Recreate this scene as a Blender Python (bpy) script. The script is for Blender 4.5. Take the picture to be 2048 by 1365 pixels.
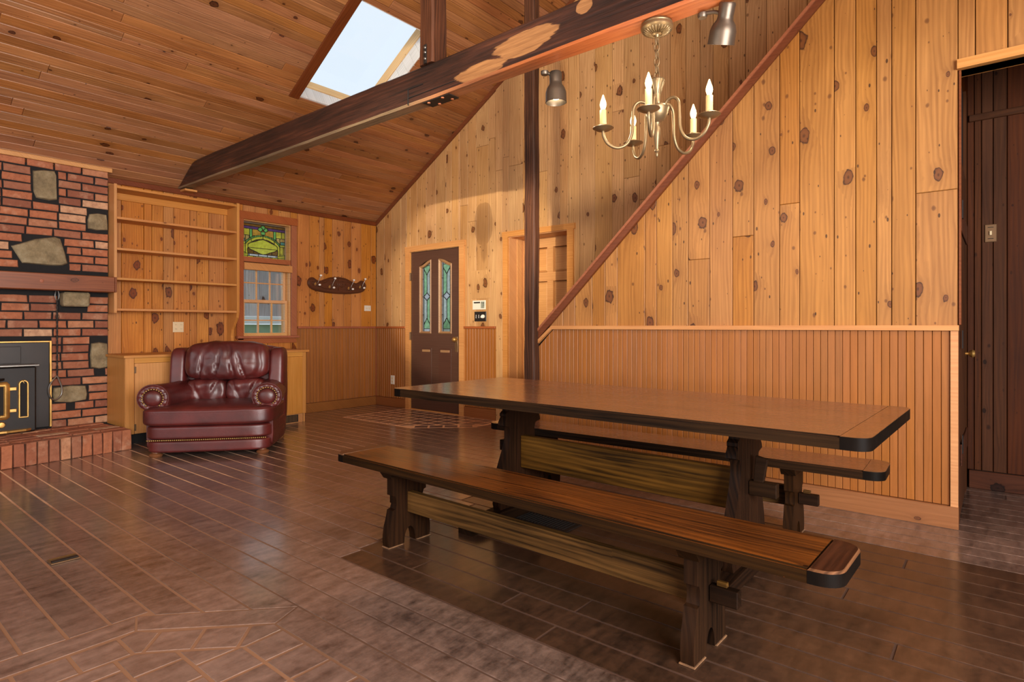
import bpy, bmesh, math, random
from mathutils import Vector, Matrix, noise as mnoise

SC = bpy.context.scene
COL = SC.collection
for o in list(bpy.data.objects):
    bpy.data.objects.remove(o)
random.seed(7)
V = Vector
PI = math.pi

# ------------------------------------------------------------------ camera
cd = bpy.data.cameras.new('camera')
cam = bpy.data.objects.new('camera', cd); COL.objects.link(cam)
cd.sensor_fit = 'HORIZONTAL'; cd.sensor_width = 36.0
cd.lens = 1185.0/2048*36
cd.shift_y = -28.5/2048
cd.clip_start = 0.05; cd.clip_end = 200
cam.location = (6.63, -5.11, 1.07)
cam.rotation_euler = (PI/2, 0, math.radians(39.476))
SC.camera = cam

# ------------------------------------------------------------------ world, daylight, exposure
W = bpy.data.worlds.new('world'); SC.world = W; W.use_nodes = True
bg = W.node_tree.nodes['Background']
bg.inputs['Color'].default_value = (0.80, 0.90, 1.0, 1)
bg.inputs['Strength'].default_value = 1.1

def area(name, loc, target, sx, sy, power, color):
    l = bpy.data.lights.new(name, 'AREA'); l.shape = 'RECTANGLE'
    l.size = sx; l.size_y = sy; l.energy = power; l.color = color
    o = bpy.data.objects.new(name, l); COL.objects.link(o)
    o.location = loc
    o.rotation_euler = (V(target)-V(loc)).to_track_quat('-Z', 'Y').to_euler()
    return o
# added daylight by assumed tall windows behind and to the right of the camera
area('assumed_rear_daylight', (3.6, -8.05, 1.75), (3.6, 0, 2.0), 5.2, 2.3, 60, (1.0, 0.97, 0.93))
area('assumed_right_daylight', (9.25, -5.2, 1.75), (0, -4.2, 2.9), 3.6, 2.2, 670, (1.0, 0.975, 0.95))

SC.view_settings.view_transform = 'Standard'
SC.view_settings.look = 'None'
SC.view_settings.gamma = 1.0
SC.view_settings.use_curve_mapping = False
SC.view_settings.exposure = -0.06
cy = SC.cycles
cy.max_bounces = 7; cy.diffuse_bounces = 4; cy.glossy_bounces = 3; cy.transmission_bounces = 4; cy.transparent_max_bounces = 8
cy.use_adaptive_sampling = True; cy.adaptive_threshold = 0.025
cy.caustics_reflective = False; cy.caustics_refractive = False

# ------------------------------------------------------------------ node helpers
class G:
    def __init__(s, name):
        s.m = bpy.data.materials.new(name); s.m.use_nodes = True
        s.t = s.m.node_tree; s.t.nodes.clear()
        s.out = s.t.nodes.new('ShaderNodeOutputMaterial')
    def n(s, ty, ins=None, **pr):
        nd = s.t.nodes.new('ShaderNode'+ty)
        for k, v in pr.items(): setattr(nd, k, v)
        for k, v in (ins or {}).items():
            if v is None: continue
            sk = nd.inputs[k]
            if isinstance(v, bpy.types.NodeSocket): s.t.links.new(v, sk)
            else:
                if hasattr(sk.default_value, '__len__') and not hasattr(v, '__len__'): v = (v,)*len(sk.default_value)
                if sk.type == 'RGBA' and len(v) == 3: v = tuple(v)+(1,)
                sk.default_value = v
        return nd
    def m_(s, op, a, b=None, c=None):
        nd = s.t.nodes.new('ShaderNodeMath'); nd.operation = op
        for i, v in enumerate((a, b, c)):
            if v is None: continue
            if isinstance(v, bpy.types.NodeSocket): s.t.links.new(v, nd.inputs[i])
            else: nd.inputs[i].default_value = v
        return nd.outputs[0]
    def mix(s, f, a, b, blend='MIX'):
        nd = s.t.nodes.new('ShaderNodeMix'); nd.data_type = 'RGBA'; nd.blend_type = blend
        for sk, v in ((nd.inputs[0], f), (nd.inputs[6], a), (nd.inputs[7], b)):
            if isinstance(v, bpy.types.NodeSocket): s.t.links.new(v, sk)
            elif sk.type == 'VALUE': sk.default_value = v
            else: sk.default_value = tuple(v)+((1,) if len(v) == 3 else ())
        return nd.outputs[2]
    def ramp(s, f, stops, interp='LINEAR'):
        nd = s.t.nodes.new('ShaderNodeValToRGB'); cr = nd.color_ramp; cr.interpolation = interp
        while len(cr.elements) < len(stops): cr.elements.new(0.5)
        for e, (p, c) in zip(cr.elements, stops):
            e.position = p
            e.color = (c, c, c, 1) if not hasattr(c, '__len__') else tuple(c)+((1,) if len(c) == 3 else ())
        s.t.links.new(f, nd.inputs[0])
        return nd.outputs[0]
    def xyz(s, x, y, z):
        return s.n('CombineXYZ', {'X': x, 'Y': y, 'Z': z}).outputs[0]
    def noise(s, vec, scale=5, detail=4, rough=.55, dim='3D'):
        return s.n('TexNoise', {'Vector': vec, 'Scale': scale, 'Detail': detail, 'Roughness': rough}, noise_dimensions=dim).outputs[0]
    def bsdf(s, color, rough=.5, metal=0, bump=None, bstr=.2, bdist=.01, coat=0, spec=.5, coatr=.15, coatior=1.5):
        p = s.n('BsdfPrincipled', {'Base Color': color, 'Roughness': rough, 'Metallic': metal, 'Coat Weight': coat,
                                   'Specular IOR Level': spec, 'Coat Roughness': coatr, 'Coat IOR': coatior})
        if bump is not None:
            b = s.n('Bump', {'Height': bump, 'Strength': bstr, 'Distance': bdist})
            s.t.links.new(b.outputs[0], p.inputs['Normal'])
        s.t.links.new(p.outputs[0], s.out.inputs[0])
        return s.m

def lin(*c):  # sRGB 0-255 -> linear
    r = []
    for v in c:
        v /= 255.0
        r.append(v/12.92 if v <= .04045 else ((v+.055)/1.055)**2.4)
    return tuple(r)

def wood(name, dark, light, knotc=(92, 50, 25), rough=.42, var=.3, knots=.5, kscale=5.0, ksize=.022,
         axis='X', worms=0.0, coat=0.0, spec=.4, streak=45.0, ring=260.0, blot=.5, bump=.12, hue=.008, sat=.12, ringamp=.10, contrast=1.5, extra=None):
    g = G(name)
    tc = g.n('TexCoord').outputs['Object']
    sp = g.n('SeparateXYZ', {0: tc})
    ax = {'X': (0, 1, 2), 'Y': (1, 0, 2), 'Z': (2, 0, 1)}[axis]
    X, Y, Z = (sp.outputs[i] for i in ax)
    rnd = g.n('ObjectInfo').outputs['Random']
    ox = g.m_('MULTIPLY_ADD', rnd, 37.3, X)
    oy = g.m_('MULTIPLY_ADD', rnd, 19.7, Y)
    yz = g.m_('ADD', oy, Z)
    vor = g.n('TexVoronoi', {'Vector': g.xyz(g.m_('MULTIPLY', ox, .62), yz, 0.0), 'Scale': kscale, 'Randomness': 1.0}, voronoi_dimensions='2D')
    d = g.m_('DIVIDE', vor.outputs['Distance'], kscale)
    cs = g.n('SeparateColor', {0: vor.outputs['Color']})
    r = g.m_('MULTIPLY', g.m_('POWER', g.m_('MULTIPLY', g.m_('MAXIMUM', g.m_('SUBTRACT', cs.outputs[0], 1-knots), 0.0), 1/max(knots, .01)), 1.5), ksize)
    r = g.m_('ADD', r, 0.0001)
    wob = g.noise(g.xyz(g.m_('MULTIPLY', ox, 17), g.m_('MULTIPLY', yz, 26), 0.0), 1.0, 2)
    q = g.m_('DIVIDE', g.m_('MULTIPLY', d, g.m_('MULTIPLY_ADD', wob, 1.3, .35)), r)          # 1 at the knot's rim
    core = g.ramp(g.m_('MULTIPLY', q, .5), [(0.0, 1.0), (.46, 1.0), (.52, 0.0)])   # q=1 sits at .5
    halo = g.m_('MULTIPLY', g.m_('DIVIDE', 1.0, g.m_('ADD', 1.0, g.m_('POWER', g.m_('MULTIPLY', q, .5), 3.0))), g.m_('GREATER_THAN', r, .004))
    if knots > .15:
        v2 = g.n('TexVoronoi', {'Vector': g.xyz(g.m_('MULTIPLY_ADD', ox, .7, 5.1), yz, 0.0), 'Scale': kscale*2.1}, voronoi_dimensions='2D')
        c2 = g.n('SeparateColor', {0: v2.outputs['Color']})
        r2 = g.m_('ADD', g.m_('MULTIPLY', g.m_('MAXIMUM', g.m_('SUBTRACT', c2.outputs[1], .78), 0.0), ksize*1.5), .0001)
        q2 = g.m_('DIVIDE', g.m_('MULTIPLY', g.m_('DIVIDE', v2.outputs['Distance'], kscale*2.1), g.m_('MULTIPLY_ADD', wob, 1.2, .4)), r2)
        core2 = g.ramp(g.m_('MULTIPLY', q2, .5), [(0.0, .8), (.35, .6), (.58, 0.0)])
    else: core2 = None
    low = g.noise(g.xyz(g.m_('MULTIPLY', ox, .9), g.m_('MULTIPLY', yz, 7), g.m_('MULTIPLY', rnd, 9.0)), 1.0, 2)
    gy = g.m_('ADD', g.m_('MULTIPLY_ADD', low, .05, yz), g.m_('MULTIPLY', halo, .02))
    fine = g.noise(g.xyz(g.m_('MULTIPLY', ox, 2.2), g.m_('MULTIPLY', gy, streak*2), 0.0), 1.0, 5, .6)
    rings = g.m_('MULTIPLY_ADD', g.m_('SINE', g.m_('ADD', g.m_('MULTIPLY', gy, ring), g.m_('MULTIPLY', low, 14.0))), .5, .5)
    blotch = g.noise(g.xyz(g.m_('MULTIPLY', ox, 1.3), g.m_('MULTIPLY', yz, 4.5), 3.3), 1.0, 4)
    f = g.m_('ADD', g.m_('MULTIPLY', fine, .55), g.m_('ADD', g.m_('MULTIPLY', rings, ringamp), g.m_('MULTIPLY', blotch, blot)))
    f = g.m_('MULTIPLY_ADD', g.m_('SUBTRACT', f, .275+ringamp*.5+blot*.5), contrast, .5)
    col = g.ramp(f, [(0.12, lin(*dark)), (.85, lin(*light))])
    # dark feathered figure around the knots
    fe = g.m_('MULTIPLY', halo, g.m_('MULTIPLY_ADD', fine, 1.1, -.1))
    col = g.mix(g.m_('MULTIPLY', fe, .75), col, lin(*[c*.6+k*.4 for c, k in zip(dark, knotc)]))
    kcol = g.ramp(g.m_('MULTIPLY', q, .5), [(0.0, lin(*[c*.7 for c in knotc])), (.16, lin(*[c*.75+d*.35 for c, d in zip(knotc, dark)])), (.36, lin(*[c*.8+d*.25 for c, d in zip(knotc, dark)])), (.46, lin(*[c*.6 for c in knotc]))])
    col = g.mix(core, col, kcol)
    if core2 is not None: col = g.mix(core2, col, lin(*[c*.8+d*.12 for c, d in zip(knotc, dark)]))
    if worms:
        w = g.n('TexVoronoi', {'Vector': g.xyz(g.m_('MULTIPLY', ox, .45), yz, 0.0), 'Scale': 15.0}, voronoi_dimensions='2D')
        wc = g.n('SeparateColor', {0: w.outputs['Color']})
        wm = g.m_('MULTIPLY', g.m_('LESS_THAN', w.outputs['Distance'], g.m_('MULTIPLY', wc.outputs[1], .085)), g.m_('GREATER_THAN', wc.outputs[0], 1-worms))
        col = g.mix(g.m_('MULTIPLY', wm, .85), col, lin(52, 28, 14))
    rv = g.n('TexWhiteNoise', {'W': g.m_('MULTIPLY', rnd, 91.7)}, noise_dimensions='1D')
    rs = g.n('SeparateColor', {0: rv.outputs['Color']})
    val = g.m_('MULTIPLY_ADD', g.m_('SUBTRACT', rs.outputs[0], .5), var, 1.0)
    hv = g.m_('MULTIPLY_ADD', g.m_('SUBTRACT', rs.outputs[1], .5), hue, .5)
    sv = g.m_('MULTIPLY_ADD', g.m_('SUBTRACT', rs.outputs[2], .5), sat, 1.0)
    col = g.n('HueSaturation', {'Hue': hv, 'Saturation': sv, 'Value': val, 'Color': col}).outputs[0]
    if extra: col = extra(g, col)
    rg = g.m_('MULTIPLY_ADD', fine, .16, rough-.08)
    return g.bsdf(col, rg, bump=g.m_('SUBTRACT', g.m_('ADD', fine, g.m_('MULTIPLY', rings, .25)), g.m_('MULTIPLY', core, .4)), bstr=bump, bdist=.004, coat=coat, spec=spec)

def plain(name, c, rough=.5, metal=0, nscale=0, namp=.15, coat=0, bump=0.0, spec=.5):
    g = G(name)
    if nscale:
        tc = g.n('TexCoord').outputs['Object']
        nz = g.noise(tc, nscale, 5)
        col = g.mix(g.m_('MULTIPLY_ADD', nz, 1.6, -.3), lin(*[x*(1-namp) for x in c]), lin(*[min(255, x*(1+namp)) for x in c]))
        return g.bsdf(col, g.m_('MULTIPLY_ADD', nz, .15, rough-.07), metal, bump=nz, bstr=bump, coat=coat, spec=spec)
    return g.bsdf(lin(*c), rough, metal, coat=coat, spec=spec)

# ------------------------------------------------------------------ geometry helpers
def link(o, parent=None):
    COL.objects.link(o)
    if parent is not None: o.parent = parent
    return o
def mk(name, me, mat, parent=None, mtx=None):
    o = bpy.data.objects.new(name, me)
    if mat is not None and not me.materials: me.materials.append(mat)
    link(o, parent)
    if mtx is not None: o.matrix_basis = mtx
    return o
def from_bm(name, bm, mat, parent=None, mtx=None, smooth=False):
    me = bpy.data.meshes.new(name); bm.normal_update(); bm.to_mesh(me); bm.free()
    if smooth:
        me.polygons.foreach_set('use_smooth', [True]*len(me.polygons))
    return mk(name, me, mat, parent, mtx)
def auto(o, ang=35):
    me = o.data
    me.polygons.foreach_set('use_smooth', [True]*len(me.polygons))
    bm = bmesh.new(); bm.from_mesh(me); ca = math.radians(ang)
    for e in bm.edges:
        if len(e.link_faces) == 2 and e.calc_face_angle(0) > ca: e.smooth = False
    bm.to_mesh(me); bm.free()
    return o
def tag(o, label, cat, group=None, kind=None):
    o['label'] = label; o['category'] = cat
    if group: o['group'] = group
    if kind: o['kind'] = kind
    return o
def empty(name, loc=(0, 0, 0), rz=0.0):
    o = bpy.data.objects.new(name, None); link(o)
    o.empty_display_size = .1
    o.location = loc; o.rotation_euler = (0, 0, rz)
    return o
def frame(origin, ax, ay):
    ax = V(ax).normalized(); ay = V(ay).normalized(); az = ax.cross(ay)
    return Matrix(((ax.x, ay.x, az.x, origin[0]), (ax.y, ay.y, az.y, origin[1]), (ax.z, ay.z, az.z, origin[2]), (0, 0, 0, 1)))
def T3(x, y, z): return Matrix.Translation((x, y, z))
def add_box(bm, x0, y0, z0, x1, y1, z1, bev=0.0, mtx=None):
    vs = [bm.verts.new((x, y, z)) for x in (x0, x1) for y in (y0, y1) for z in (z0, z1)]
    idx = [(0, 1, 3, 2), (4, 6, 7, 5), (0, 4, 5, 1), (2, 3, 7, 6), (0, 2, 6, 4), (1, 5, 7, 3)]
    fs = [bm.faces.new([vs[i] for i in f]) for f in idx]
    geom = vs
    if bev:
        es = list({e for f in fs for e in f.edges})
        r = bmesh.ops.bevel(bm, geom=es, offset=bev, segments=1, affect='EDGES', profile=.5)
        geom = list({v for f in r['faces'] for v in f.verts} | {v for v in vs if v.is_valid})
    if mtx is not None:
        bmesh.ops.transform(bm, matrix=mtx, verts=[v for v in geom if v.is_valid])
    return geom
def box(name, x0, y0, z0, x1, y1, z1, mat, parent=None, bev=.003, mtx=None):
    bm = bmesh.new(); add_box(bm, x0, y0, z0, x1, y1, z1, bev)
    return from_bm(name, bm, mat, parent, mtx)
def boxes(name, L, mat, parent=None, bev=0.0):
    bm = bmesh.new()
    for b in L: add_box(bm, *b, bev)
    return from_bm(name, bm, mat, parent)
def area2(p): return .5*sum(p[i][0]*p[(i+1) % len(p)][1]-p[(i+1) % len(p)][0]*p[i][1] for i in range(len(p)))
def inset(pts, b):
    n = len(pts); out = []
    for i in range(n):
        p0, p1, p2 = V(pts[i-1]), V(pts[i]), V(pts[(i+1) % n])
        d1 = (p1-p0).normalized(); d2 = (p2-p1).normalized()
        n1 = V((-d1.y, d1.x)); n2 = V((-d2.y, d2.x)); k = n1+n2
        if k.length < 1e-6: k = n1
        k.normalize(); c = max(.35, k.dot(n1))
        out.append(p1+k*(b/c))
    return out
def prism_into(bm, pts, z0, z1, b=0.0, mtx=None):
    """polygon (counter-clockwise) extruded z0..z1, its z1 rim chamfered by b"""
    pts = [V(p) for p in pts]
    if area2(pts) < 0: pts = pts[::-1]
    lo = [bm.verts.new((p.x, p.y, z0)) for p in pts]
    rings = [lo]
    if b: rings.append([bm.verts.new((p.x, p.y, z1-b)) for p in pts]); tp = inset(pts, b)
    else: tp = pts
    rings.append([bm.verts.new((p.x, p.y, z1)) for p in tp])
    n = len(pts)
    for a, c in zip(rings, rings[1:]):
        for i in range(n):
            bm.faces.new((a[i], a[(i+1) % n], c[(i+1) % n], c[i]))
    bm.faces.new(rings[-1]); bm.faces.new(lo[::-1])
    if mtx is not None: bmesh.ops.transform(bm, matrix=mtx, verts=[v for r in rings for v in r])
def prism(name, pts, z0, z1, mat, parent=None, b=.002, mtx=None):
    bm = bmesh.new(); prism_into(bm, pts, z0, z1, b)
    return from_bm(name, bm, mat, parent, mtx)
def clip(poly, p, n):
    """keep the part of poly where (x-p).n >= 0"""
    out = []; p = V(p); n = V(n)
    for i in range(len(poly)):
        a, c = V(poly[i]), V(poly[(i+1) % len(poly)])
        da, dc = (a-p).dot(n), (c-p).dot(n)
        if da >= 0: out.append(a)
        if (da > 0 and dc < 0) or (da < 0 and dc > 0): out.append(a+(c-a)*(da/(da-dc)))
    return out
def lathe_into(bm, prof, seg=24, mtx=None, arc=2*PI):
    rings = []
    for r, z in prof:
        if r < 1e-5: rings.append([bm.verts.new((0, 0, z))])
        else: rings.append([bm.verts.new((r*math.cos(2*PI*i/seg), r*math.sin(2*PI*i/seg), z)) for i in range(seg)])
    for a, c in zip(rings, rings[1:]):
        for i in range(seg):
            j = (i+1) % seg
            if len(a) == 1 and len(c) == 1: continue
            if len(a) == 1: bm.faces.new((a[0], c[j], c[i]))
            elif len(c) == 1: bm.faces.new((a[i], a[j], c[0]))
            else: bm.faces.new((a[i], a[j], c[j], c[i]))
    if mtx is not None: bmesh.ops.transform(bm, matrix=mtx, verts=[v for r in rings for v in r])
def lathe(name, prof, mat, parent=None, seg=24, mtx=None, ang=40):
    bm = bmesh.new(); lathe_into(bm, prof, seg)
    bmesh.ops.recalc_face_normals(bm, faces=bm.faces)
    return auto(from_bm(name, bm, mat, parent, mtx), ang)
def tube_into(bm, pts, r, seg=8, closed=False, flat=1.0):
    pts = [V(p) for p in pts]; n = len(pts); rings = []
    up = V((0, 0, 1))
    prev = None
    for i, p in enumerate(pts):
        if closed: t = pts[(i+1) % n]-pts[i-1]
        else: t = pts[min(i+1, n-1)]-pts[max(i-1, 0)]
        t.normalize()
        if prev is None:
            a = t.cross(up)
            if a.length < .1: a = t.cross(V((1, 0, 0)))
        else: a = prev-t*prev.dot(t)
        a.normalize(); prev = a; b = t.cross(a)
        rr = r[i] if hasattr(r, '__len__') else r
        rings.append([bm.verts.new(p+a*(rr*math.cos(2*PI*k/seg))+b*(rr*flat*math.sin(2*PI*k/seg))) for k in range(seg)])
    m = n if closed else n-1
    for i in range(m):
        a, c = rings[i], rings[(i+1) % n]
        for k in range(seg): bm.faces.new((a[k], a[(k+1) % seg], c[(k+1) % seg], c[k]))
    if not closed: bm.faces.new(rings[0][::-1]); bm.faces.new(rings[-1])
def tube(name, pts, r, mat, parent=None, seg=8, closed=False, mtx=None):
    bm = bmesh.new(); tube_into(bm, pts, r, seg, closed)
    bmesh.ops.recalc_face_normals(bm, faces=bm.faces)
    return auto(from_bm(name, bm, mat, parent, mtx), 50)
def spline(P, n=8, closed=False):
    P = [V(p) for p in P]; out = []; m = len(P)
    for i in range(m if closed else m-1):
        if closed: a, b, c, d = P[i-1], P[i], P[(i+1) % m], P[(i+2) % m]
        else: a, b, c, d = P[max(i-1, 0)], P[i], P[i+1], P[min(i+2, m-1)]
        for k in range(n):
            t = k/n
            out.append(.5*((2*b)+(c-a)*t+(2*a-5*b+4*c-d)*t*t+(3*b-a-3*c+d)*t**3))
    if not closed: out.append(P[-1])
    return out
def soft(name, cx, cy, cz, sx, sy, sz, mat, parent=None, k=5.0, n=18, fn=None, mtx=None):
    """rounded cushion block, half sizes sx sy sz"""
    bm = bmesh.new(); bmesh.ops.create_cube(bm, size=2.0)
    bmesh.ops.subdivide_edges(bm, edges=bm.edges[:], cuts=n, use_grid_fill=True)
    for v in bm.verts:
        p = v.co
        q = (abs(p.x)**k+abs(p.y)**k+abs(p.z)**k)**(1/k)
        u = V((p.x/q, p.y/q, p.z/q))
        c = V((u.x*sx, u.y*sy, u.z*sz))
        if fn: c = fn(u, c)
        v.co = c+V((cx, cy, cz))
    return from_bm(name, bm, mat, parent, mtx, smooth=True)

# ------------------------------------------------------------------ materials
def gable_stain(g, col):
    """old dark stain left on the boards where something hung, plus smoke-darkened area"""
    p = g.n('SeparateXYZ', {0: g.n('NewGeometry').outputs['Position']})
    nz = g.noise(g.n('NewGeometry').outputs['Position'], 9, 3)
    dx = g.m_('DIVIDE', g.m_('SUBTRACT', p.outputs[0], 1.99), .155)
    dz = g.m_('DIVIDE', g.m_('SUBTRACT', p.outputs[2], 2.27), .27)
    d = g.m_('ADD', g.m_('POWER', g.m_('ABSOLUTE', dx), 2.6), g.m_('POWER', g.m_('ABSOLUTE', dz), 2.2))
    d = g.m_('ADD', d, g.m_('MULTIPLY', nz, .35))
    m = g.ramp(d, [(.5, .5), (1.0, .35), (1.2, 0.0)])
    dx2 = g.m_('DIVIDE', g.m_('SUBTRACT', p.outputs[0], 2.0), .055)
    dz2 = g.m_('DIVIDE', g.m_('SUBTRACT', p.outputs[2], 1.97), .17)
    d2 = g.m_('ADD', g.m_('POWER', g.m_('ABSOLUTE', dx2), 2.), g.m_('POWER', g.m_('ABSOLUTE', dz2), 2.))
    m2 = g.ramp(d2, [(.4, .4), (1.1, 0.0)])
    return g.mix(g.m_('MAXIMUM', m, m2), col, lin(105, 68, 38))

M = {}
M['pine'] = wood('knotty_pine', (136, 86, 38), (188, 130, 66), worms=.36, knots=.55, ksize=.036, kscale=5.6, var=.12, hue=.004, sat=.08, ringamp=.14, rough=.5)
M['pine_gable'] = wood('knotty_pine_gable', (160, 114, 68), (212, 166, 112), hue=.004, sat=.08, ringamp=.14, worms=.34, knots=.55, ksize=.034, kscale=5.4, var=.18, rough=.5, extra=gable_stain)
M['pine_left'] = wood('knotty_pine_amber', (152, 88, 36), (208, 140, 70), worms=.36, knots=.7, ksize=.046, kscale=5.4, var=.2, rough=.45, knotc=(96, 44, 20))
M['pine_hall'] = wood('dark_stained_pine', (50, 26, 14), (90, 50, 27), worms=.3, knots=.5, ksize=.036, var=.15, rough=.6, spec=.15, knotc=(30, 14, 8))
M['ceil'] = wood('stained_ceiling_pine', (118, 72, 42), (184, 124, 78), knots=.5, ksize=.024, kscale=5.2, var=.26, rough=.34, knotc=(66, 34, 21), blot=.55)
M['bead'] = wood('wainscot_fir', (138, 84, 37), (170, 106, 51), knots=.0, var=.05, sat=.04, hue=.003, rough=.42, streak=30, ringamp=.05, blot=.6)
M['trimpine'] = wood('trim_pine', (184, 122, 66), (214, 156, 96), knots=.14, ksize=.014, var=.1, rough=.45)
M['trimred'] = wood('red_stained_trim', (92, 44, 24), (128, 70, 40), knots=.05, ksize=.008, var=.1, rough=.4)
M['casing'] = wood('window_casing_wood', (140, 74, 42), (176, 104, 64), knots=.04, ksize=.008, var=.1, rough=.42)
M['base'] = wood('baseboard_wood', (126, 76, 38), (158, 100, 54), knots=.1, ksize=.01, var=.06, rough=.45)
M['sash'] = wood('sash_wood', (196, 142, 88), (226, 178, 122), knots=.0, var=.08, rough=.4)
M['shelf'] = wood('shelf_pine', (180, 116, 58), (212, 150, 86), knots=.1, ksize=.012, var=.08, rough=.45)
M['cab'] = wood('cabinet_pine', (180, 120, 60), (212, 152, 86), knots=.10, ksize=.012, var=.06, rough=.42, blot=.3, streak=14)
M['door_pine'] = wood('door_pine', (180, 122, 66), (212, 156, 96), knots=.12, ksize=.014, var=.06, rough=.45)
M['post'] = wood('weathered_post', (32, 18, 13), (94, 56, 38), knots=.1, ksize=.02, var=.06, rough=.62, bump=.6, spec=.25, contrast=2.2)
M['mantel'] = wood('mantel_wood', (104, 54, 30), (150, 88, 52), knots=.2, ksize=.02, var=.05, rough=.4)
M['tabletop'] = wood('table_top_walnut_stain', (78, 42, 24), (124, 76, 47), knots=.16, ksize=.03, var=.03, rough=.26, coat=.6, knotc=(48, 22, 14), kscale=2.6, blot=.6)
M['benchtop'] = wood('bench_top_stain', (38, 19, 10), (124, 72, 36), knots=.2, ksize=.026, var=.06, rough=.30, coat=.4, knotc=(30, 15, 8), kscale=3, streak=26, blot=.7, contrast=2.2)
M['darkwood'] = wood('dark_walnut_stain', (14, 8, 5), (46, 28, 15), knots=.05, ksize=.012, var=.08, rough=.55, coat=.0, spec=.06, streak=35)
M['darkwoodZ'] = wood('dark_walnut_stain_upright', (15, 8, 5), (50, 29, 15), knots=.05, ksize=.012, var=.08, rough=.5, coat=.0, spec=.08, streak=35, axis='Z', contrast=2.0)
M['stretch'] = wood('stretcher_stain', (40, 25, 9), (108, 72, 29), knots=.4, ksize=.03, var=.05, rough=.5, coat=.0, spec=.08, knotc=(24, 12, 6), kscale=2.1, contrast=2.4, blot=.6)
M['black_edge'] = plain('black_end_grain', (16, 11, 8), .5, nscale=20, namp=.3, spec=.07)
M['stretch_edge'] = wood('worn_edge_stain', (13, 8, 5), (54, 34, 16), knots=.05, ksize=.01, var=.05, rough=.5, spec=.08, streak=60, contrast=2.0)
M['worn_edge'] = wood('worn_rim', (46, 27, 15), (118, 80, 50), knots=.0, var=.05, rough=.4, contrast=2.4)
M['end_top'] = wood('breadboard_stain', (30, 15, 10), (84, 48, 28), knots=.0, var=.06, rough=.34, coat=.3, streak=30, contrast=2.2)
M['rack'] = wood('carved_rack_wood', (58, 30, 16), (98, 54, 30), knots=0, var=.05, rough=.4)
M['greyboard'] = wood('weathered_grey_board', (128, 120, 120), (206, 200, 196), knots=.25, ksize=.03, var=.3, rough=.8, knotc=(40, 36, 36), sat=.02)
M['shaft'] = wood('skylight_shaft_board', (190, 186, 182), (236, 232, 226), knots=.1, ksize=.012, var=.12, rough=.7)
M['shaftpine'] = wood('skylight_curb_wood', (196, 150, 96), (236, 200, 150), knots=.5, ksize=.02, var=.12, rough=.7)
M['plainwood'] = wood('plain_wood', (168, 116, 70), (206, 156, 104), knots=.2, var=.05, rough=.5)
M['gap'] = plain('board_gap', (34, 18, 10), .9)
M['mortar'] = plain('black_mortar', (26, 24, 24), .95, nscale=30, namp=.3)
def grout_mat():
    g = G('floor_grout'); pos = g.n('NewGeometry').outputs['Position']
    sp = g.n('SeparateXYZ', {0: pos}); nz = g.noise(pos, 2.0, 4)
    ym = g.m_('MINIMUM', g.m_('MAXIMUM', g.m_('MULTIPLY', g.m_('ADD', sp.outputs[1], 4.15), 2.5), 0.0), 1.0)   # 0 among the octagon tiles
    f = g.m_('ADD', g.m_('MULTIPLY', g.m_('SUBTRACT', sp.outputs[0], 2.0), .32), g.m_('MULTIPLY', g.m_('SUBTRACT', nz, .5), .7))
    f = g.m_('MINIMUM', f, g.m_('MULTIPLY_ADD', ym, .5, .5))
    col = g.ramp(f, [(0.0, lin(232, 194, 156)), (.15, lin(168, 126, 96)), (.5, lin(142, 104, 76)), (.9, lin(74, 50, 36))])
    return g.bsdf(col, .8)
M['grout'] = grout_mat()
M['black_iron'] = plain('black_iron', (34, 29, 27), .5, .3, nscale=18, namp=.25)
M['black_steel'] = plain('black_steel_panel', (44, 36, 32), .42, .2, nscale=6, namp=.2)
M['brass'] = plain('brushed_brass', (214, 168, 96), .38, .85, nscale=12, namp=.12)
M['nail'] = plain('antique_brass_nails', (150, 120, 74), .32, .9)
M['chrome'] = plain('worn_steel', (150, 146, 140), .3, .9)
M['bronze'] = plain('antique_gold_metal', (142, 120, 88), .40, .7, nscale=9, namp=.12)
M['lamp_metal'] = plain('brushed_lamp_metal', (104, 92, 80), .40, .75, nscale=10, namp=.1)
M['candle'] = plain('candle_sleeve', (214, 184, 128), .5)
M['white'] = plain('white_plastic', (226, 220, 204), .4)
M['ivory'] = plain('ivory_plate', (222, 200, 160), .4)
M['dull'] = plain('bronze_plate', (120, 92, 64), .45, .5)
M['blackplate'] = plain('black_plate', (32, 30, 28), .35)
M['porcelain'] = plain('porcelain', (245, 240, 230), .15)
M['screen'] = plain('grey_display', (120, 124, 112), .3, nscale=60, namp=.5)
M['darkslot'] = plain('dark_slot', (18, 14, 12), .8)
M['lead'] = plain('lead_came', (30, 30, 28), .5, .3)
M['door_brown'] = wood('brown_painted_door', (70, 44, 34), (90, 60, 46), knots=0, var=.03, rough=.36, axis='X', bump=.05, blot=.3)
M['door_frame'] = wood('door_light_frame', (128, 92, 60), (170, 128, 88), knots=0, var=.1, rough=.45)
M['green'] = plain('pale_green_paint', (150, 182, 150), .7, nscale=3, namp=.12)
M['whitepaint'] = plain('white_paint', (232, 236, 234), .6)
M['ground'] = plain('outside_ground', (96, 112, 70), .95, nscale=4, namp=.3)
M['foliage'] = plain('outside_foliage', (104, 150, 84), .9, nscale=3, namp=.5)
M['felt'] = plain('tan_felt', (112, 80, 52), .95, nscale=40, namp=.3)

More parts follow.
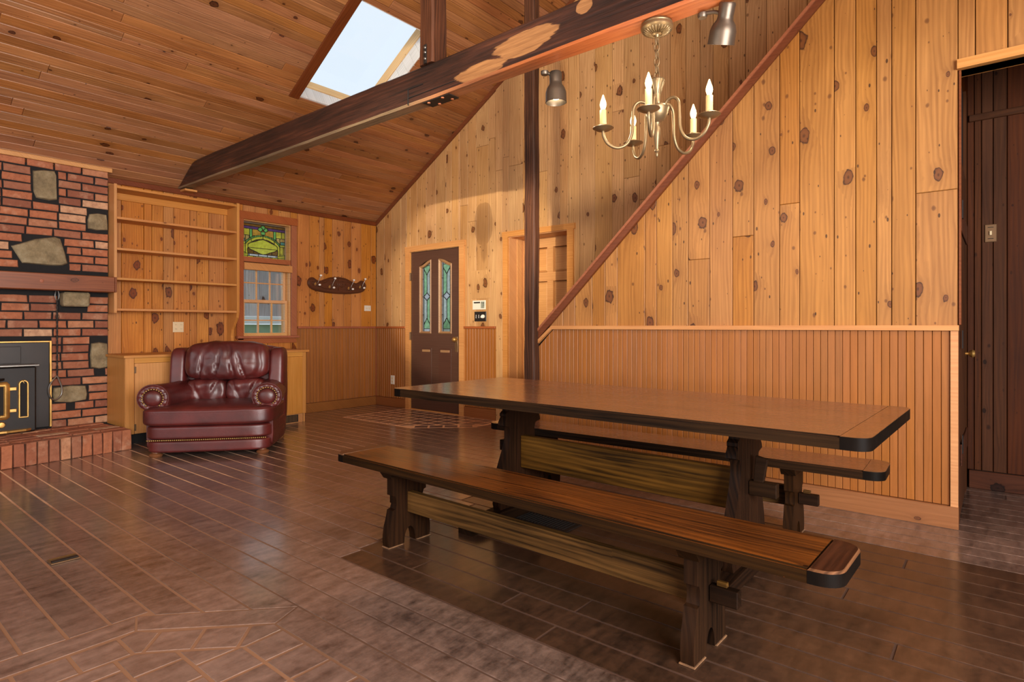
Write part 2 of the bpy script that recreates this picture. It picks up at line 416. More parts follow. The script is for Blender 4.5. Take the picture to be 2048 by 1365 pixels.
def tile_mat(name, a, b, rough, coat=1.0):
    g = G(name); tc = g.n('TexCoord').outputs['Object']
    pos = g.n('NewGeometry').outputs['Position']
    rnd = g.n('ObjectInfo').outputs['Random']
    n1 = g.noise(pos, 3.2, 6, .6); n2 = g.noise(pos, 26, 6, .7)
    sp = g.n('SeparateXYZ', {0: pos})
    n3 = g.noise(g.xyz(g.m_('MULTIPLY', sp.outputs[0], 22), g.m_('MULTIPLY', sp.outputs[1], 5), 0.0), 1.0, 5, .65)
    n0 = g.noise(pos, .75, 3, .5)      # broad worn and unworn areas
    f = g.m_('ADD', g.m_('MULTIPLY', n1, .4), g.m_('ADD', g.m_('MULTIPLY', n2, .6), g.m_('ADD', g.m_('MULTIPLY', n3, .8), g.m_('MULTIPLY', n0, .6))))
    f = g.m_('MULTIPLY_ADD', g.m_('SUBTRACT', f, 1.2), 1.35, .5)
    col = g.ramp(f, [(.1, lin(*a)), (.9, lin(*b))])
    scr = g.noise(g.xyz(g.m_('MULTIPLY', sp.outputs[0], 7), g.m_('MULTIPLY', sp.outputs[1], 130), 1.7), 1.0, 2)
    col = g.mix(g.m_('MULTIPLY', g.m_('GREATER_THAN', scr, .80), .2), col, lin(178, 150, 132))
    col = g.n('HueSaturation', {'Value': g.m_('MULTIPLY_ADD', rnd, .22, .89), 'Color': col}).outputs[0]
    rg = g.m_('ADD', g.m_('MULTIPLY_ADD', n1, .16, rough-.08), g.m_('MULTIPLY', n2, .08))
    return g.bsdf(col, rg, bump=g.m_('ADD', n2, n3), bstr=.05, bdist=.004, coat=coat, coatr=.17, spec=.5, coatior=1.6)
M['plank'] = tile_mat('worn_floor_plank', (46, 32, 26), (148, 122, 109), .30)
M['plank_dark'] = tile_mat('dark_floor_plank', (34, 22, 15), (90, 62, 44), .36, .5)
M['tile'] = tile_mat('clay_floor_tile', (76, 56, 47), (154, 128, 115), .28)

def brick_mat():
    g = G('old_red_brick'); tc = g.n('TexCoord').outputs['Object']
    rnd = g.n('ObjectInfo').outputs['Random']
    pos = g.n('NewGeometry').outputs['Position']
    n1 = g.noise(pos, 22, 6, .65); n2 = g.noise(pos, 70, 5, .7); n3 = g.noise(pos, 9, 4, .6)
    base = g.ramp(rnd, [(0.0, lin(134, 80, 60)), (.25, lin(170, 102, 70)), (.5, lin(180, 110, 74)), (.75, lin(152, 98, 74)), (.9, lin(190, 130, 92)), (1.0, lin(216, 178, 142))])
    col = g.mix(g.m_('MULTIPLY', g.ramp(n1, [(.42, 0.0), (.68, 1.0)]), .5), base, lin(124, 70, 46))
    col = g.mix(g.m_('MULTIPLY', g.ramp(n3, [(.55, 0.0), (.74, 1.0)]), .5), col, lin(206, 164, 132))
    col = g.mix(g.m_('MULTIPLY', g.ramp(n2, [(.56, 0.0), (.72, 1.0)]), .4), col, lin(60, 42, 36))
    return g.bsdf(col, .85, bump=g.m_('ADD', n1, n2), bstr=.5, bdist=.006)
M['brick'] = brick_mat()
def stone_mat():
    g = G('field_stone'); pos = g.n('NewGeometry').outputs['Position']
    n1 = g.noise(pos, 10, 7, .7); n2 = g.noise(pos, 45, 5, .7)
    col = g.ramp(n1, [(.25, lin(96, 82, 60)), (.5, lin(150, 132, 98)), (.75, lin(184, 168, 134))])
    col = g.mix(g.m_('MULTIPLY', n2, .35), col, lin(70, 60, 48))
    return g.bsdf(col, .9, bump=g.m_('ADD', n1, g.m_('MULTIPLY', n2, .6)), bstr=.9, bdist=.012)
M['stone'] = stone_mat()
def leather_mat(name='burgundy_leather', a=(66, 20, 19), b=(102, 37, 34)):
    g = G(name); tc = g.n('TexCoord').outputs['Object']
    n1 = g.noise(tc, 5, 4); n2 = g.noise(tc, 160, 3); n3 = g.noise(tc, 17, 5, .6)
    col = g.ramp(n1, [(.3, lin(*a)), (.7, lin(*b))])
    h = g.m_('ADD', g.m_('MULTIPLY', n2, .15), g.m_('MULTIPLY', n3, .7))
    return g.bsdf(col, g.m_('MULTIPLY_ADD', n3, .2, .30), bump=h, bstr=.18, bdist=.01, spec=.6, coat=.15, coatr=.3)
M['leather'] = leather_mat()
M['foot'] = plain('armchair_foot_wood', (112, 70, 42), .4, nscale=14)

def beam_mat():
    """hand hewn beam: dark old stain with raw pale patches, redder along the underside"""
    g = G('hewn_beam'); tc = g.n('TexCoord').outputs['Object']
    sp = g.n('SeparateXYZ', {0: tc}); X, Y, Z = sp.outputs
    gr = g.noise(g.xyz(g.m_('MULTIPLY', X, 2.0), g.m_('MULTIPLY', Y, 50), g.m_('MULTIPLY', Z, 50)), 1.0, 6, .65)
    bl = g.noise(g.xyz(g.m_('MULTIPLY', X, 1.4), g.m_('MULTIPLY', Y, 5), g.m_('MULTIPLY', Z, 5)), 1.0, 5, .6)
    f = g.m_('ADD', g.m_('MULTIPLY', gr, .6), g.m_('MULTIPLY', bl, .5))
    col = g.ramp(f, [(.40, lin(16, 9, 7)), (.59, lin(60, 32, 22)), (.8, lin(106, 60, 38))])
    # underside: pale grey towards the wall, raw reddish orange along the other half
    under = g.m_('LESS_THAN', Z, .012)
    redr = g.ramp(g.m_('ADD', g.m_('MULTIPLY', g.m_('SUBTRACT', X, 3.4), .35), g.m_('MULTIPLY', g.m_('SUBTRACT', bl, .5), .8)), [(0.0, 0.0), (.45, 1.0)])
    ucol = g.mix(redr, g.ramp(f, [(.35, lin(86, 70, 52)), (.75, lin(168, 142, 108))]), g.ramp(f, [(.35, lin(150, 70, 36)), (.75, lin(208, 122, 66))]))
    col = g.mix(g.m_('MULTIPLY', under, .9), col, ucol)
    # raw patch on the face
    def patch(cx, cz, rx, rz, thr=.9):
        dx = g.m_('DIVIDE', g.m_('SUBTRACT', X, cx), rx); dz = g.m_('DIVIDE', g.m_('SUBTRACT', Z, cz), rz)
        d = g.m_('ADD', g.m_('POWER', g.m_('ABSOLUTE', dx), 2.0), g.m_('POWER', g.m_('ABSOLUTE', dz), 2.0))
        return g.ramp(g.m_('ADD', g.m_('MULTIPLY', d, .5), g.m_('ADD', g.m_('MULTIPLY', g.m_('SUBTRACT', bl, .5), 1.5), g.m_('MULTIPLY', g.m_('SUBTRACT', gr, .5), .5))), [(.38, 1.0), (.45, 0.0)])
    pm = g.m_('MAXIMUM', patch(4.62, .115, .24, .075), g.m_('MAXIMUM', patch(4.30, .05, .22, .05), g.m_('MAXIMUM', patch(5.55, .14, .12, .05), patch(5.02, .17, .05, .04))))
    pm = g.m_('MULTIPLY', pm, g.m_('GREATER_THAN', Z, .012))
    col = g.mix(g.m_('MULTIPLY', pm, .9), col, g.ramp(gr, [(.3, lin(128, 84, 50)), (.7, lin(186, 134, 84))]))
    return g.bsdf(col, .5, bump=g.m_('ADD', gr, bl), bstr=.5, bdist=.01, coat=.1)
M['beam'] = beam_mat()

def glass_mat(name, c, trans=.92, rough=.05):
    g = G(name)
    t = g.n('BsdfTransparent', {'Color': c}); s = g.n('BsdfGlossy', {'Color': (1, 1, 1, 1), 'Roughness': rough})
    mx = g.n('MixShader', {0: 1-trans, 1: t.outputs[0], 2: s.outputs[0]})
    g.t.links.new(mx.outputs[0], g.out.inputs[0]); return g.m
M['glass'] = glass_mat('clear_glass', (.96, .98, .98))
M['skyglass'] = glass_mat('skylight_glass', (.97, .98, .985), .985)
def stained(name, c, clear=.25):
    g = G(name); tc = g.n('NewGeometry').outputs['Position']
    nz = g.noise(tc, 22, 4, .6)
    col = g.mix(nz, lin(*[x*.6 for x in c]), lin(*[min(255, x*1.35) for x in c]))
    t = g.n('BsdfTranslucent', {'Color': col}); s = g.n('BsdfTransparent', {'Color': col})
    gl = g.n('BsdfGlossy', {'Color': (1, 1, 1, 1), 'Roughness': .12})
    m1 = g.n('MixShader', {0: clear, 1: t.outputs[0], 2: s.outputs[0]})
    m2 = g.n('MixShader', {0: .06, 1: m1.outputs[0], 2: gl.outputs[0]})
    g.t.links.new(m2.outputs[0], g.out.inputs[0]); return g.m
def emit(name, c, s):
    g = G(name); e = g.n('Emission', {'Color': lin(*c)+(1,), 'Strength': s})
    g.t.links.new(e.outputs[0], g.out.inputs[0]); return g.m
M['bulb'] = emit('lit_bulb', (255, 220, 158), 9.0)
M['bulb_spot'] = emit('lit_spot_bulb', (255, 236, 200), 14.0)

# ------------------------------------------------------------------ the room shell
EAVE, SL, RIDGE = 2.51, .6, 4.7
XR, YR = 9.4, -8.2
ROOFN = V((-SL, 0, 1)).normalized()
def roof(x): return EAVE+SL*min(x, 2*RIDGE-x)

# floor: sub-floor plus planks and tiles
floor = boxes('floor', [(-.0, YR, -.12, XR, .3, -.0016)], M['grout'])
tag(floor, 'dark reddish brown plank floor with inlaid clay tiles', 'floor', kind='structure')
PW = .1263
Y0 = -4.005
d_out = (V((4.559, -3.885)), V((4.168, -4.302)))      # outer edge of the tile border
def fplank(poly, mat, name='floor_plank'):
    if len(poly) < 3 or abs(area2(poly)) < .002: return
    if area2(poly) < 0: poly = poly[::-1]
    # local x along the plank's length
    cx = sum(p[0] for p in poly)/len(poly); cy = sum(p[1] for p in poly)/len(poly)
    pts = inset([V((p[0]-cx, p[1]-cy)) for p in poly], .0058 if cx < 2.4 else .0042)
    o = prism(name, pts, -.016, random.uniform(-.0003, .0003), mat, floor, b=.0012)
    o.location = (cx, cy, 0)
def cuts(a, b, lo=2.2, hi=4.2):
    xs = [a]; x = a+random.uniform(.4, hi)
    while x < b-.5: xs.append(x); x += random.uniform(lo, hi)
    xs.append(b)
    return xs
known = {4: [5.407], 5: [5.148], 6: [5.40], 12: [6.15], 9: [6.36], 20: [4.9]}
for k in range(-22, 33):
    ya, yb = Y0+PW*k, Y0+PW*(k+1)
    if ya > -.03: continue
    yb = min(yb, -.001)
    xs = cuts(0.0, 8.6)
    xs = sorted(set(xs[:1]+[x for x in xs[1:-1] if (x < .9 or x > 4.6) and all(abs(x-q) > .5 for q in known.get(k, []))]+known.get(k, [])+xs[-1:]))
    segs = list(zip(xs, xs[1:]))
    ym = (ya+yb)/2
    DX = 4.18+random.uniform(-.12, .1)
    for xa, xb in segs:
        rect = [(xa, ya), (xb, ya), (xb, yb), (xa, yb)]
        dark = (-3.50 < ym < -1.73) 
        parts = []
        if ym < -3.88 and ym > -5.35:                 # beside the octagon of tiles
            left = clip(rect, (4.168, 0), (-1, 0)) if ym < -4.30 else clip(rect, d_out[0], (-.7295, .684))
            parts.append(left)
            if ym > -4.005: parts.append(clip(rect, (4.559, -3.885), (.907, .421)))
            else: parts.append(clip(rect, (5.64, 0), (1, 0)))
        elif ym > -.99:                               # beside the entry tiles
            parts.append(clip(rect, (.62, 0), (-1, 0)))
            parts.append(clip(clip(rect, (1.86, -.95), (.70, -.714)) if ym < -.5 else clip(rect, (2.31, 0), (1, 0)), (.62, 0), (1, 0)))
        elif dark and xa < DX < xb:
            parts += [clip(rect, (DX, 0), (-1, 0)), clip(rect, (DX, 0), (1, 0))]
        else: parts.append(rect)
        for p in parts:
            if len(p) < 3: continue
            cx = sum(q[0] for q in p)/len(p)
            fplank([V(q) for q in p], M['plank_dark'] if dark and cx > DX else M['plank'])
# border strips and octagon tiles
def ftile(poly, name='floor_tile', mat=None):
    poly = [V(p) for p in poly]
    if name == 'floor_tile':
        if area2(poly) < 0: poly = poly[::-1]
        poly = inset(poly, .0055 if poly[0][0] < 3 else .0022)
    fplank(poly, mat or M['tile'], name)
ftile([(4.559, -3.885), (4.613, -4.003), (4.283, -4.342), (4.168, -4.302)], 'border_strip', M['plank'])
ftile([(4.168, -4.302), (4.283, -4.342), (4.29, -4.816), (4.168, -4.86)], 'border_strip', M['plank'])
ftile([(4.168, -4.86), (4.29, -4.816), (4.62, -5.15), (4.57, -5.27)], 'border_strip', M['plank'])
ftile([(4.561, -4.067), (4.613, -4.003), (4.673, -4.006), (4.682, -4.151), (4.667, -4.167)])
ftile([(4.3, -4.402), (4.283, -4.342), (4.357, -4.289), (4.46, -4.38), (4.442, -4.402)])
ftile([(4.357, -4.289), (4.455, -4.178), (4.562, -4.27), (4.46, -4.38)])
ftile([(4.455, -4.178), (4.561, -4.067), (4.667, -4.167), (4.562, -4.27)])
x = 4.675
for nx in (4.818, 4.968, 5.118, 5.27, 5.42, 5.57):
    ftile([(x, -4.006), (nx, -4.006), (nx, -4.152), (x if x > 4.68 else 4.682, -4.152)]); x = nx
y = -4.402
for ny in (-4.543, -4.688, -4.83):
    ftile([(4.295, y), (4.442, y), (4.442, ny), (4.295, ny)]); y = ny
rowy = [-4.152, -4.305, -4.455, -4.605, -4.755, -4.905, -5.055, -5.205]
for i in range(7):
    x = 4.30 + (.147 if i % 2 else .0735)
    while x < 5.55:
        r = [(x, rowy[i]), (x+.15, rowy[i]), (x+.15, rowy[i+1]), (x, rowy[i+1])]
        r = clip(r, (4.442, 0), (1, 0)); r = clip(r, (4.442, -4.402), (.7227, -.691)) if len(r) > 2 else r
        r = clip(r, (4.29, -4.816), (.71, .70)) if len(r) > 2 else r
        if len(r) > 2: ftile(r)
        x += .15
# entry tiles
t0, t1 = V((1.84, -.94)), V((2.30, -.50)); tn = V((-.691, .723))
inn = t0+tn*.15
x = .64
while x < 2.3:
    y = -.03
    while y > -.97:
        r = [(x, y-.15), (x+.155, y-.15), (x+.155, y), (x, y)]
        r = clip(r, inn, tn)
        if len(r) > 2: r = clip(r, (2.28, 0), (-1, 0))
        if len(r) > 2: r = clip(r, (0, -.965), (0, 1))
        if len(r) > 2: ftile(r)
        y -= .15
    x += .155
for i in range(4):
    a = t0.lerp(t1, i/4); b = t0.lerp(t1, (i+1)/4)
    ftile([a, b, b+tn*.148, a+tn*.148])

# --- ceiling
bm = bmesh.new()
SKX0, SKX1, SKY0, SKY1 = 1.355, 2.34, -1.965, -1.10
def roofslab(x0, x1, y0, y1, t0=.022, t1=.2):
    vs = []; nx = -.5145 if x1 <= RIDGE+1e-6 else .5145
    for y in (y0, y1):
        for x, t in ((x0, t0), (x1, t0), (x1, t1), (x0, t1)):
            k = 0 if abs(x-RIDGE) < 1e-6 else 1
            vs.append(bm.verts.new((x+nx*t*k, y, roof(x)+(.8575*t if k else 1.166*t))))
    a, b = vs[:4], vs[4:]
    bm.faces.new(a); bm.faces.new(b[::-1])
    for i in range(4):
        j = (i+1) % 4; bm.faces.new((a[j], a[i], b[i], b[j]))
roofslab(-.3, SKX0-.012, YR, .3); roofslab(SKX1+.012, RIDGE, YR, .3)
roofslab(SKX0-.012, SKX1+.012, YR, SKY0-.014); roofslab(SKX0-.012, SKX1+.012, SKY1+.014, .3)
ceiling = from_bm('ceiling', bm, M['gap'])
tag(ceiling, 'sloped ceiling of reddish brown stained pine boards', 'ceiling', kind='structure')
bm = bmesh.new(); roofslab(RIDGE, XR+.3, YR, .3, 0.0)
cr = from_bm('ceiling_right', bm, M['plainwood']); tag(cr, 'far slope of the wooden roof behind the camera', 'ceiling', kind='structure')
ROWX = .0709
U = V((1, 0, SL)).normalized()
def cboard(xa, xb, ya, yb):
    L = yb-ya-.0015; Wd = (xb-xa)*1.1662-.0016
    if L < .03 or Wd < .01: return
    mt = frame((xa, ya, roof(xa)), (0, 1, 0), U)       # z axis points down into the room
    prism('ceiling_board', [(0, 0), (L, 0), (L, Wd), (0, Wd)], -.018, random.uniform(-.0008, .0006), M['ceil'], ceiling, b=.0045, mtx=mt)
i = 0
x = .117-2*ROWX
while x < 4.66:
    xa, xb = max(x, .0), min(x+ROWX, RIDGE)
    ys = [-5.6]; yy = -5.6+random.uniform(.8, 4.0)
    while yy < -.7: ys.append(yy); yy += random.uniform(2.4, 4.8)
    ys.append(0.0)
    for ya, yb in zip(ys, ys[1:]):
        if xb > SKX0+.005 and xa < SKX1-.005:
            xa2, xb2 = xa, xb
            lo, hi = SKY0, SKY1
            if xa < SKX0: cboard(xa, SKX0, ya, yb); xa2 = SKX0
            if xb > SKX1: cboard(SKX1, xb, ya, yb); xb2 = SKX1
            if ya < lo: cboard(xa2, xb2, ya, min(yb, lo))
            if yb > hi: cboard(xa2, xb2, max(ya, hi), yb)
        else: cboard(xa, xb, ya, yb)
    x += ROWX; i += 1

# --- gable (back) wall behind door and stairs
D1 = (.705, 1.61, 2.035); D2 = (2.385, 3.18, 2.075)
wb = bmesh.new()
def ypoly(bm, pts, y0, y1):   # polygon in X,Z extruded in Y
    prism_into(bm, pts, 0, y1-y0, 0, mtx=Matrix(((1, 0, 0, 0), (0, 0, -1, y1), (0, 1, 0, 0), (0, 0, 0, 1))))
def gcol(a, b, z0, z1=None):
    if a < RIDGE < b: gcol(a, RIDGE, z0, z1); gcol(RIDGE, b, z0, z1); return
    ypoly(wb, [(a, z0), (b, z0), (b, z1 if z1 else roof(b)+.01), (a, z1 if z1 else roof(a)+.01)], .02, .2)
gcol(-.2, D1[0], 0); gcol(D1[0], D1[1], D1[2]); gcol(D1[1], D2[0], 0); gcol(D2[0], D2[1], D2[2]); gcol(D2[1], XR, 0)
wall_back = from_bm('wall_back', wb, M['gap'])
tag(wall_back, 'gable end wall of vertical knotty pine boards', 'wall', kind='structure')
def vboard(name, a, b, z0, zt, y, mat, parent, t=.017, gap=.0017, bev=.0028):
    """vertical board facing -Y; zt is a function of x or a number; local x up the board"""
    f = zt if callable(zt) else (lambda q: zt)
    if b-a < .006: return
    pts = [(0, 0+gap), (f(b-gap)-z0, 0+gap), (f(a+gap)-z0, b-a-gap), (0, b-a-gap)]
    mt = frame((b, y, z0), (0, 0, 1), (-1, 0, 0))      # z axis = Z x -X = -Y
    return prism(name, pts, -t, 0.0+random.uniform(-.0012, .0008), mat, parent, b=bev, mtx=mt)
def widths(a, b, lo, hi):
    xs = [a]
    while xs[-1] < b-lo*1.2: xs.append(xs[-1]+random.uniform(lo, hi))
    if xs[-1] > b-.02: xs[-1] = b
    else: xs.append(b)
    return xs
edges = sorted(set(widths(0, .705, .10, .19)+widths(.705, 1.61, .09, .19)+widths(1.61, 2.19, .12, .2)+widths(2.19, 2.385, .09, .11)+widths(2.385, 3.18, .12, .2)+widths(3.18, 4.7, .12, .2)+widths(4.7, 7.0, .12, .2)))
rf = lambda q: roof(q)-.004
for a, b in zip(edges, edges[1:]):
    m = (a+b)/2
    z0 = 1.07
    y = 0.0
    if D1[0] < m < D1[1]: z0 = D1[2]
    elif D2[0] < m < D2[1]: z0 = D2[2]
    elif m > 2.19: z0 = .0 if m < 2.4 else .9
    if m > 2.19: y = -.012
    if m > 1.61 and random.random() < .45:
        zc = random.uniform(1.9, 3.4) if m > 3.2 else random.uniform(max(z0, 1.6)+.5, roof(m)-.4)
        vboard('wall_board', a, b, z0, zc-.001, y, M['pine_gable'], wall_back)
        vboard('wall_board', a, b, zc+.001, rf, y, M['pine_gable'], wall_back)
    else:
        vboard('wall_board', a, b, z0, rf, y, M['pine_gable'], wall_back)
def beads(a, b, z0, zt, y, parent, pitch, mtxf=None, mat=None):
    n = max(1, round((b-a)/pitch)); w = (b-a)/n
    for i in range(n):
        vboard('bead_board', a+i*w, a+(i+1)*w, z0, zt, y, mat or M['bead'], parent, t=.012, gap=.0012, bev=.0035)
beads(0.0, .63, .12, 1.05, -.004, wall_back, .045)
beads(1.69, 2.19, .12, 1.05, -.004, wall_back, .045)

# rake trim along the ceiling, wainscot cap, baseboards
bm = bmesh.new()
ypoly(bm, [(0, roof(0)-.055), (RIDGE, roof(RIDGE)-.055), (RIDGE, roof(RIDGE)-.001), (0, roof(0)-.001)], -.022, -.0135+.013)
tag(from_bm('trim_1', bm, M['trimred']), 'dark red raking trim between sloped ceiling and gable wall', 'trim', kind='structure')
def trimbox(name, lab, L, mat=None, bev=.003, cat='trim'):
    o = boxes(name, L, mat or M['trimred'], bev=bev); return tag(o, lab, cat, kind='structure')
trimbox('trim_2', 'dark red crown trim along top of bookcase and window wall', [(.0005, -3.198, EAVE-.055, .022, -.023, EAVE-.002)])
trimbox('trim_3', 'pine wainscot cap rail in the corner beside brown door', [(.0, -.026, 1.048, .63, -.0005, 1.075), (1.69, -.026, 1.048, 2.188, -.0005, 1.075)], M['casing'])
trimbox('trim_4', 'pine wainscot cap rail right of the window', [(.0005, -1.19, 1.048, .026, -.027, 1.075)], M['casing'])
trimbox('baseboard_left', 'wooden baseboard right of the low cabinet', [(.0005, -1.40, .0005, .018, -.019, .118)], M['base'], cat='baseboard')
trimbox('baseboard_back', 'wooden baseboard either side of brown door', [(.0, -.018, .0005, .63, -.0005, .118), (1.69, -.018, .0005, 2.19, -.0005, .118)], M['base'], cat='baseboard')
trimbox('trim_5', 'slim pine corner strip in the wainscot corner', [(.027, -.03, .12, .04, -.0275, 1.047)], M['casing'])

# --- left wall (bookcase, window)
WIN = (-1.86, -1.279, .945, 2.292)
lb = []
for (ya, yb, za, zb) in ((YR, WIN[0], 0, EAVE+.02), (WIN[1], .2, 0, EAVE+.02), (WIN[0], WIN[1], 0, WIN[2]), (WIN[0], WIN[1], WIN[3], EAVE+.02)):
    lb.append((-.2, ya, za, -.02, yb, zb))
wall_left = boxes('wall_left', lb, M['gap'])
tag(wall_left, 'side wall of knotty pine boards with window and bookcase', 'wall', kind='structure')
def lboard(name, ya, yb, z0, z1, x, mat, t=.017, gap=.0019, bev=.003, parent=None):
    if yb-ya < .006: return
    mt = frame((x, yb, z0), (0, 0, 1), (0, -1, 0))      # z axis = Z x -Y = +X
    w = yb-ya
    return prism(name, [(0, gap), (z1-z0, gap), (z1-z0, w-gap), (0, w-gap)], -t, random.uniform(-.0012, .0008), mat, parent or wall_left, b=bev, mtx=mt)
cols = [-3.198, -3.066, -2.869, -2.796, -2.689, -2.589, -2.431, -2.36, -2.236, -2.075, -1.95, -1.86]
for a, b in zip(cols, cols[1:]): lboard('wall_board', a, b, .78, EAVE-.01, 0, M['pine_left'])
for a, b in zip((-1.86, -1.72, -1.57, -1.43), (-1.72, -1.57, -1.43, -1.279)):
    lboard('wall_board', a, b, WIN[3], EAVE-.01, 0, M['pine_left']); lboard('wall_board', a, b, .78, WIN[2]-.0, 0, M['pine_left'])
cols = [-1.279, -1.186, -1.023, -.882, -.813, -.694, -.528, -.404, -.253, -.089, -.0]
for a, b in zip(cols, cols[1:]): lboard('wall_board', a, b, 1.07 if b > -1.18 else .8, EAVE-.01, 0, M['pine_left'])
n = 27
for i in range(n):
    w = 1.19/n
    lboard('bead_board', -1.19+i*w, -1.19+(i+1)*w, .12, 1.05, .004, M['bead'], t=.012, gap=.0012, bev=.0035)

# unseen walls behind the camera, with assumed window openings
wr = boxes('wall_rear', [(-.2, YR-.2, 0, .9, YR, 6), (6.3, YR-.2, 0, XR, YR, 6), (.9, YR-.2, 0, 6.3, YR, .5), (.9, YR-.2, 2.95, 6.3, YR, 6)], M['plainwood'])
tag(wr, 'rear pine wall with assumed wide windows behind the camera', 'wall', kind='structure')
wr = boxes('wall_right', [(XR, YR, 0, XR+.2, -7.1, 3.2), (XR, -3.3, 0, XR+.2, .3, 3.2), (XR, -7.1, 0, XR+.2, -3.3, .55), (XR, -7.1, 2.9, XR+.2, -3.3, 3.2)], M['plainwood'])
tag(wr, 'right hand pine wall with assumed window behind the camera', 'wall', kind='structure')

# --- stair wall with its wainscot
SY = -1.19; SX0 = 3.612; SX1 = 6.46; HX = 7.7; HEAD = 2.479
s_lo = lambda q: .905+.963*(q-3.626)
s_up = lambda q: .963+.9585*(q-3.626)
bm = bmesh.new()
xe = 3.626+(3.7-.905)/.963
ypoly(bm, [(SX0, 0), (SX1-.003, 0), (SX1-.003, s_lo(SX1)), (SX0, s_lo(SX0))], SY+.018, SY+.12)
ypoly(bm, [(SX1-.003, 2.43), (HX, 2.43), (HX, 3.75), (SX1-.003, s_lo(SX1))], SY+.018, SY+.12)
wall_stair = from_bm('wall_stair', bm, M['gap'])
tag(wall_stair, 'stair side wall of pine boards above beadboard wainscot', 'wall', kind='structure')
cols = [SX0, 3.80, 3.93, 4.044, 4.201, 4.316, 4.423, 4.647, 4.737, 4.858, 4.971, 5.122, 5.275, 5.409, 5.566, 5.682, 5.871, 5.983, 6.087, 6.16, 6.272, 6.458]
for a, b in zip(cols, cols[1:]):
    z0 = 1.07
    if s_lo(b) < z0+.02: continue
    top = lambda q: max(z0+.004, min(s_lo(q), 3.68))
    if a < 3.83: a2 = 3.8
    if random.random() < .3 and s_lo(a) > 2.2:
        zc = random.uniform(1.5, min(2.8, s_lo(a)-.2))
        vboard('wall_board', a, b, z0, zc-.001, SY, M['pine'], wall_stair); vboard('wall_board', a, b, zc+.001, top, SY, M['pine'], wall_stair)
    else: vboard('wall_board', a, b, z0, top, SY, M['pine'], wall_stair)
cols = [6.458, 6.53, 6.66, 6.80, 6.95, 7.12, 7.3, 7.5, 7.7]
for a, b in zip(cols, cols[1:]): vboard('wall_board', a, b, HEAD-.03, 3.68, SY, M['pine'], wall_stair)
nb = 71; w = (SX1-.035-3.645)/nb
for i in range(nb):
    a = 3.645+i*w
    vboard('bead_board', a, a+w, .118, lambda q: min(1.05, .86+.963*(q-3.64)), SY-.004, M['bead'], wall_stair, t=.012, gap=.0011, bev=.002)
def tb(name, lab, polys, y0, y1, mat, cat='trim'):
    bm = bmesh.new()
    for p in polys: ypoly(bm, p, y0, y1)
    return tag(from_bm(name, bm, mat), lab, cat, kind='structure')
tb('trim_6', 'red stained skirt board rising along the stair slope', [[(SX0, s_lo(SX0)), (xe, s_lo(xe)), (xe, s_up(xe)), (SX0, s_up(SX0))]], SY-.022, SY+.12, M['trimred'])
tb('trim_7', 'thin red moulding on top of the stair skirt board', [[(SX0, s_up(SX0)+.001), (xe, s_up(xe)+.001), (xe, s_up(xe)+.024), (SX0, s_up(SX0)+.024)]], SY-.034, SY+.13, M['casing'])
tb('trim_8', 'wainscot cap rail along the stair wall with angled left end', [[(3.832, 1.050), (SX1+.003, 1.050), (SX1+.003, 1.078), (3.832, 1.078)], [(SX0+.012, .872), (3.832, 1.050), (3.832, 1.078), (SX0+.0, .895)]], SY-.028, SY-.0005, M['trimpine'])
tb('trim_9', 'pine edge strips at both ends of the stair wainscot', [[(SX0, .0), (3.643, .0), (3.643, .893), (SX0, .862)], [(SX1-.033, .1), (SX1+.0, .1), (SX1+.0, 1.048), (SX1-.033, 1.048)]], SY-.016, SY+.017, M['trimpine'])
tb('baseboard_stair', 'wide plain baseboard under the stair wainscot', [[(3.644, .0005), (SX1+.002, .0005), (SX1+.002, .116), (3.644, .116)]], SY-.024, SY-.0005, M['base'], 'baseboard')
tb('trim_10', 'pine header board over the dark hallway opening', [[(SX1-.005, 2.43), (HX, 2.43), (HX, HEAD), (SX1-.005, HEAD)]], SY-.022, SY+.13, M['trimpine'])

# staircase hidden behind the stair wall
st = empty('staircase', (3.7, -.6, 0)); tag(st, 'wooden staircase rising behind the sloping stair wall', 'staircase')
for i in range(12):
    a = 3.72+i*.2
    for nm, bx in (('tread', (a-.02, SY+.135, .18*(i+1)-.03, a+.215, -.04, .18*(i+1))), ('riser', (a, SY+.135, .18*i, a+.018, -.04, .18*(i+1)-.031))):
        o = box(nm, bx[0]-3.7, bx[1]+.6, bx[2], bx[3]-3.7, bx[4]+.6, bx[5], M['plainwood'], st, 0)

# --- hallway
hb = boxes('wall_hall', [(SX1+.022, -.103, 0, HX, -.0, 3.2), (HX, SY, 0, HX+.1, 0, 3.2), (SX1-.1, SY+.13, 0, SX1-.018, -.02, 2.6)], M['gap'])
tag(hb, 'dark stained board walls of the hallway', 'wall', kind='structure')
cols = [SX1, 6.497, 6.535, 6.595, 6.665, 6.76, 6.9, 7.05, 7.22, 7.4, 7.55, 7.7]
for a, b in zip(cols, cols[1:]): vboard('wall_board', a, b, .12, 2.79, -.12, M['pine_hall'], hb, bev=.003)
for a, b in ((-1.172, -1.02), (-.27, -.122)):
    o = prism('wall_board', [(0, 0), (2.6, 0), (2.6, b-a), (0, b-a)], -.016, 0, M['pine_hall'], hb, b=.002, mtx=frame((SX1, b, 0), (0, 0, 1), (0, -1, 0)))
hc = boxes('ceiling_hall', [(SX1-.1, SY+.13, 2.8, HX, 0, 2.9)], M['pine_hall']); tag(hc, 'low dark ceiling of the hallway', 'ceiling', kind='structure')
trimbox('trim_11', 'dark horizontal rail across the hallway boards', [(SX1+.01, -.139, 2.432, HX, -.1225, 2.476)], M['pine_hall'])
trimbox('baseboard_hall', 'dark baseboard in the hallway', [(SX1+.01, -.139, .0005, HX, -.1225, .118)], M['pine_hall'], cat='baseboard')
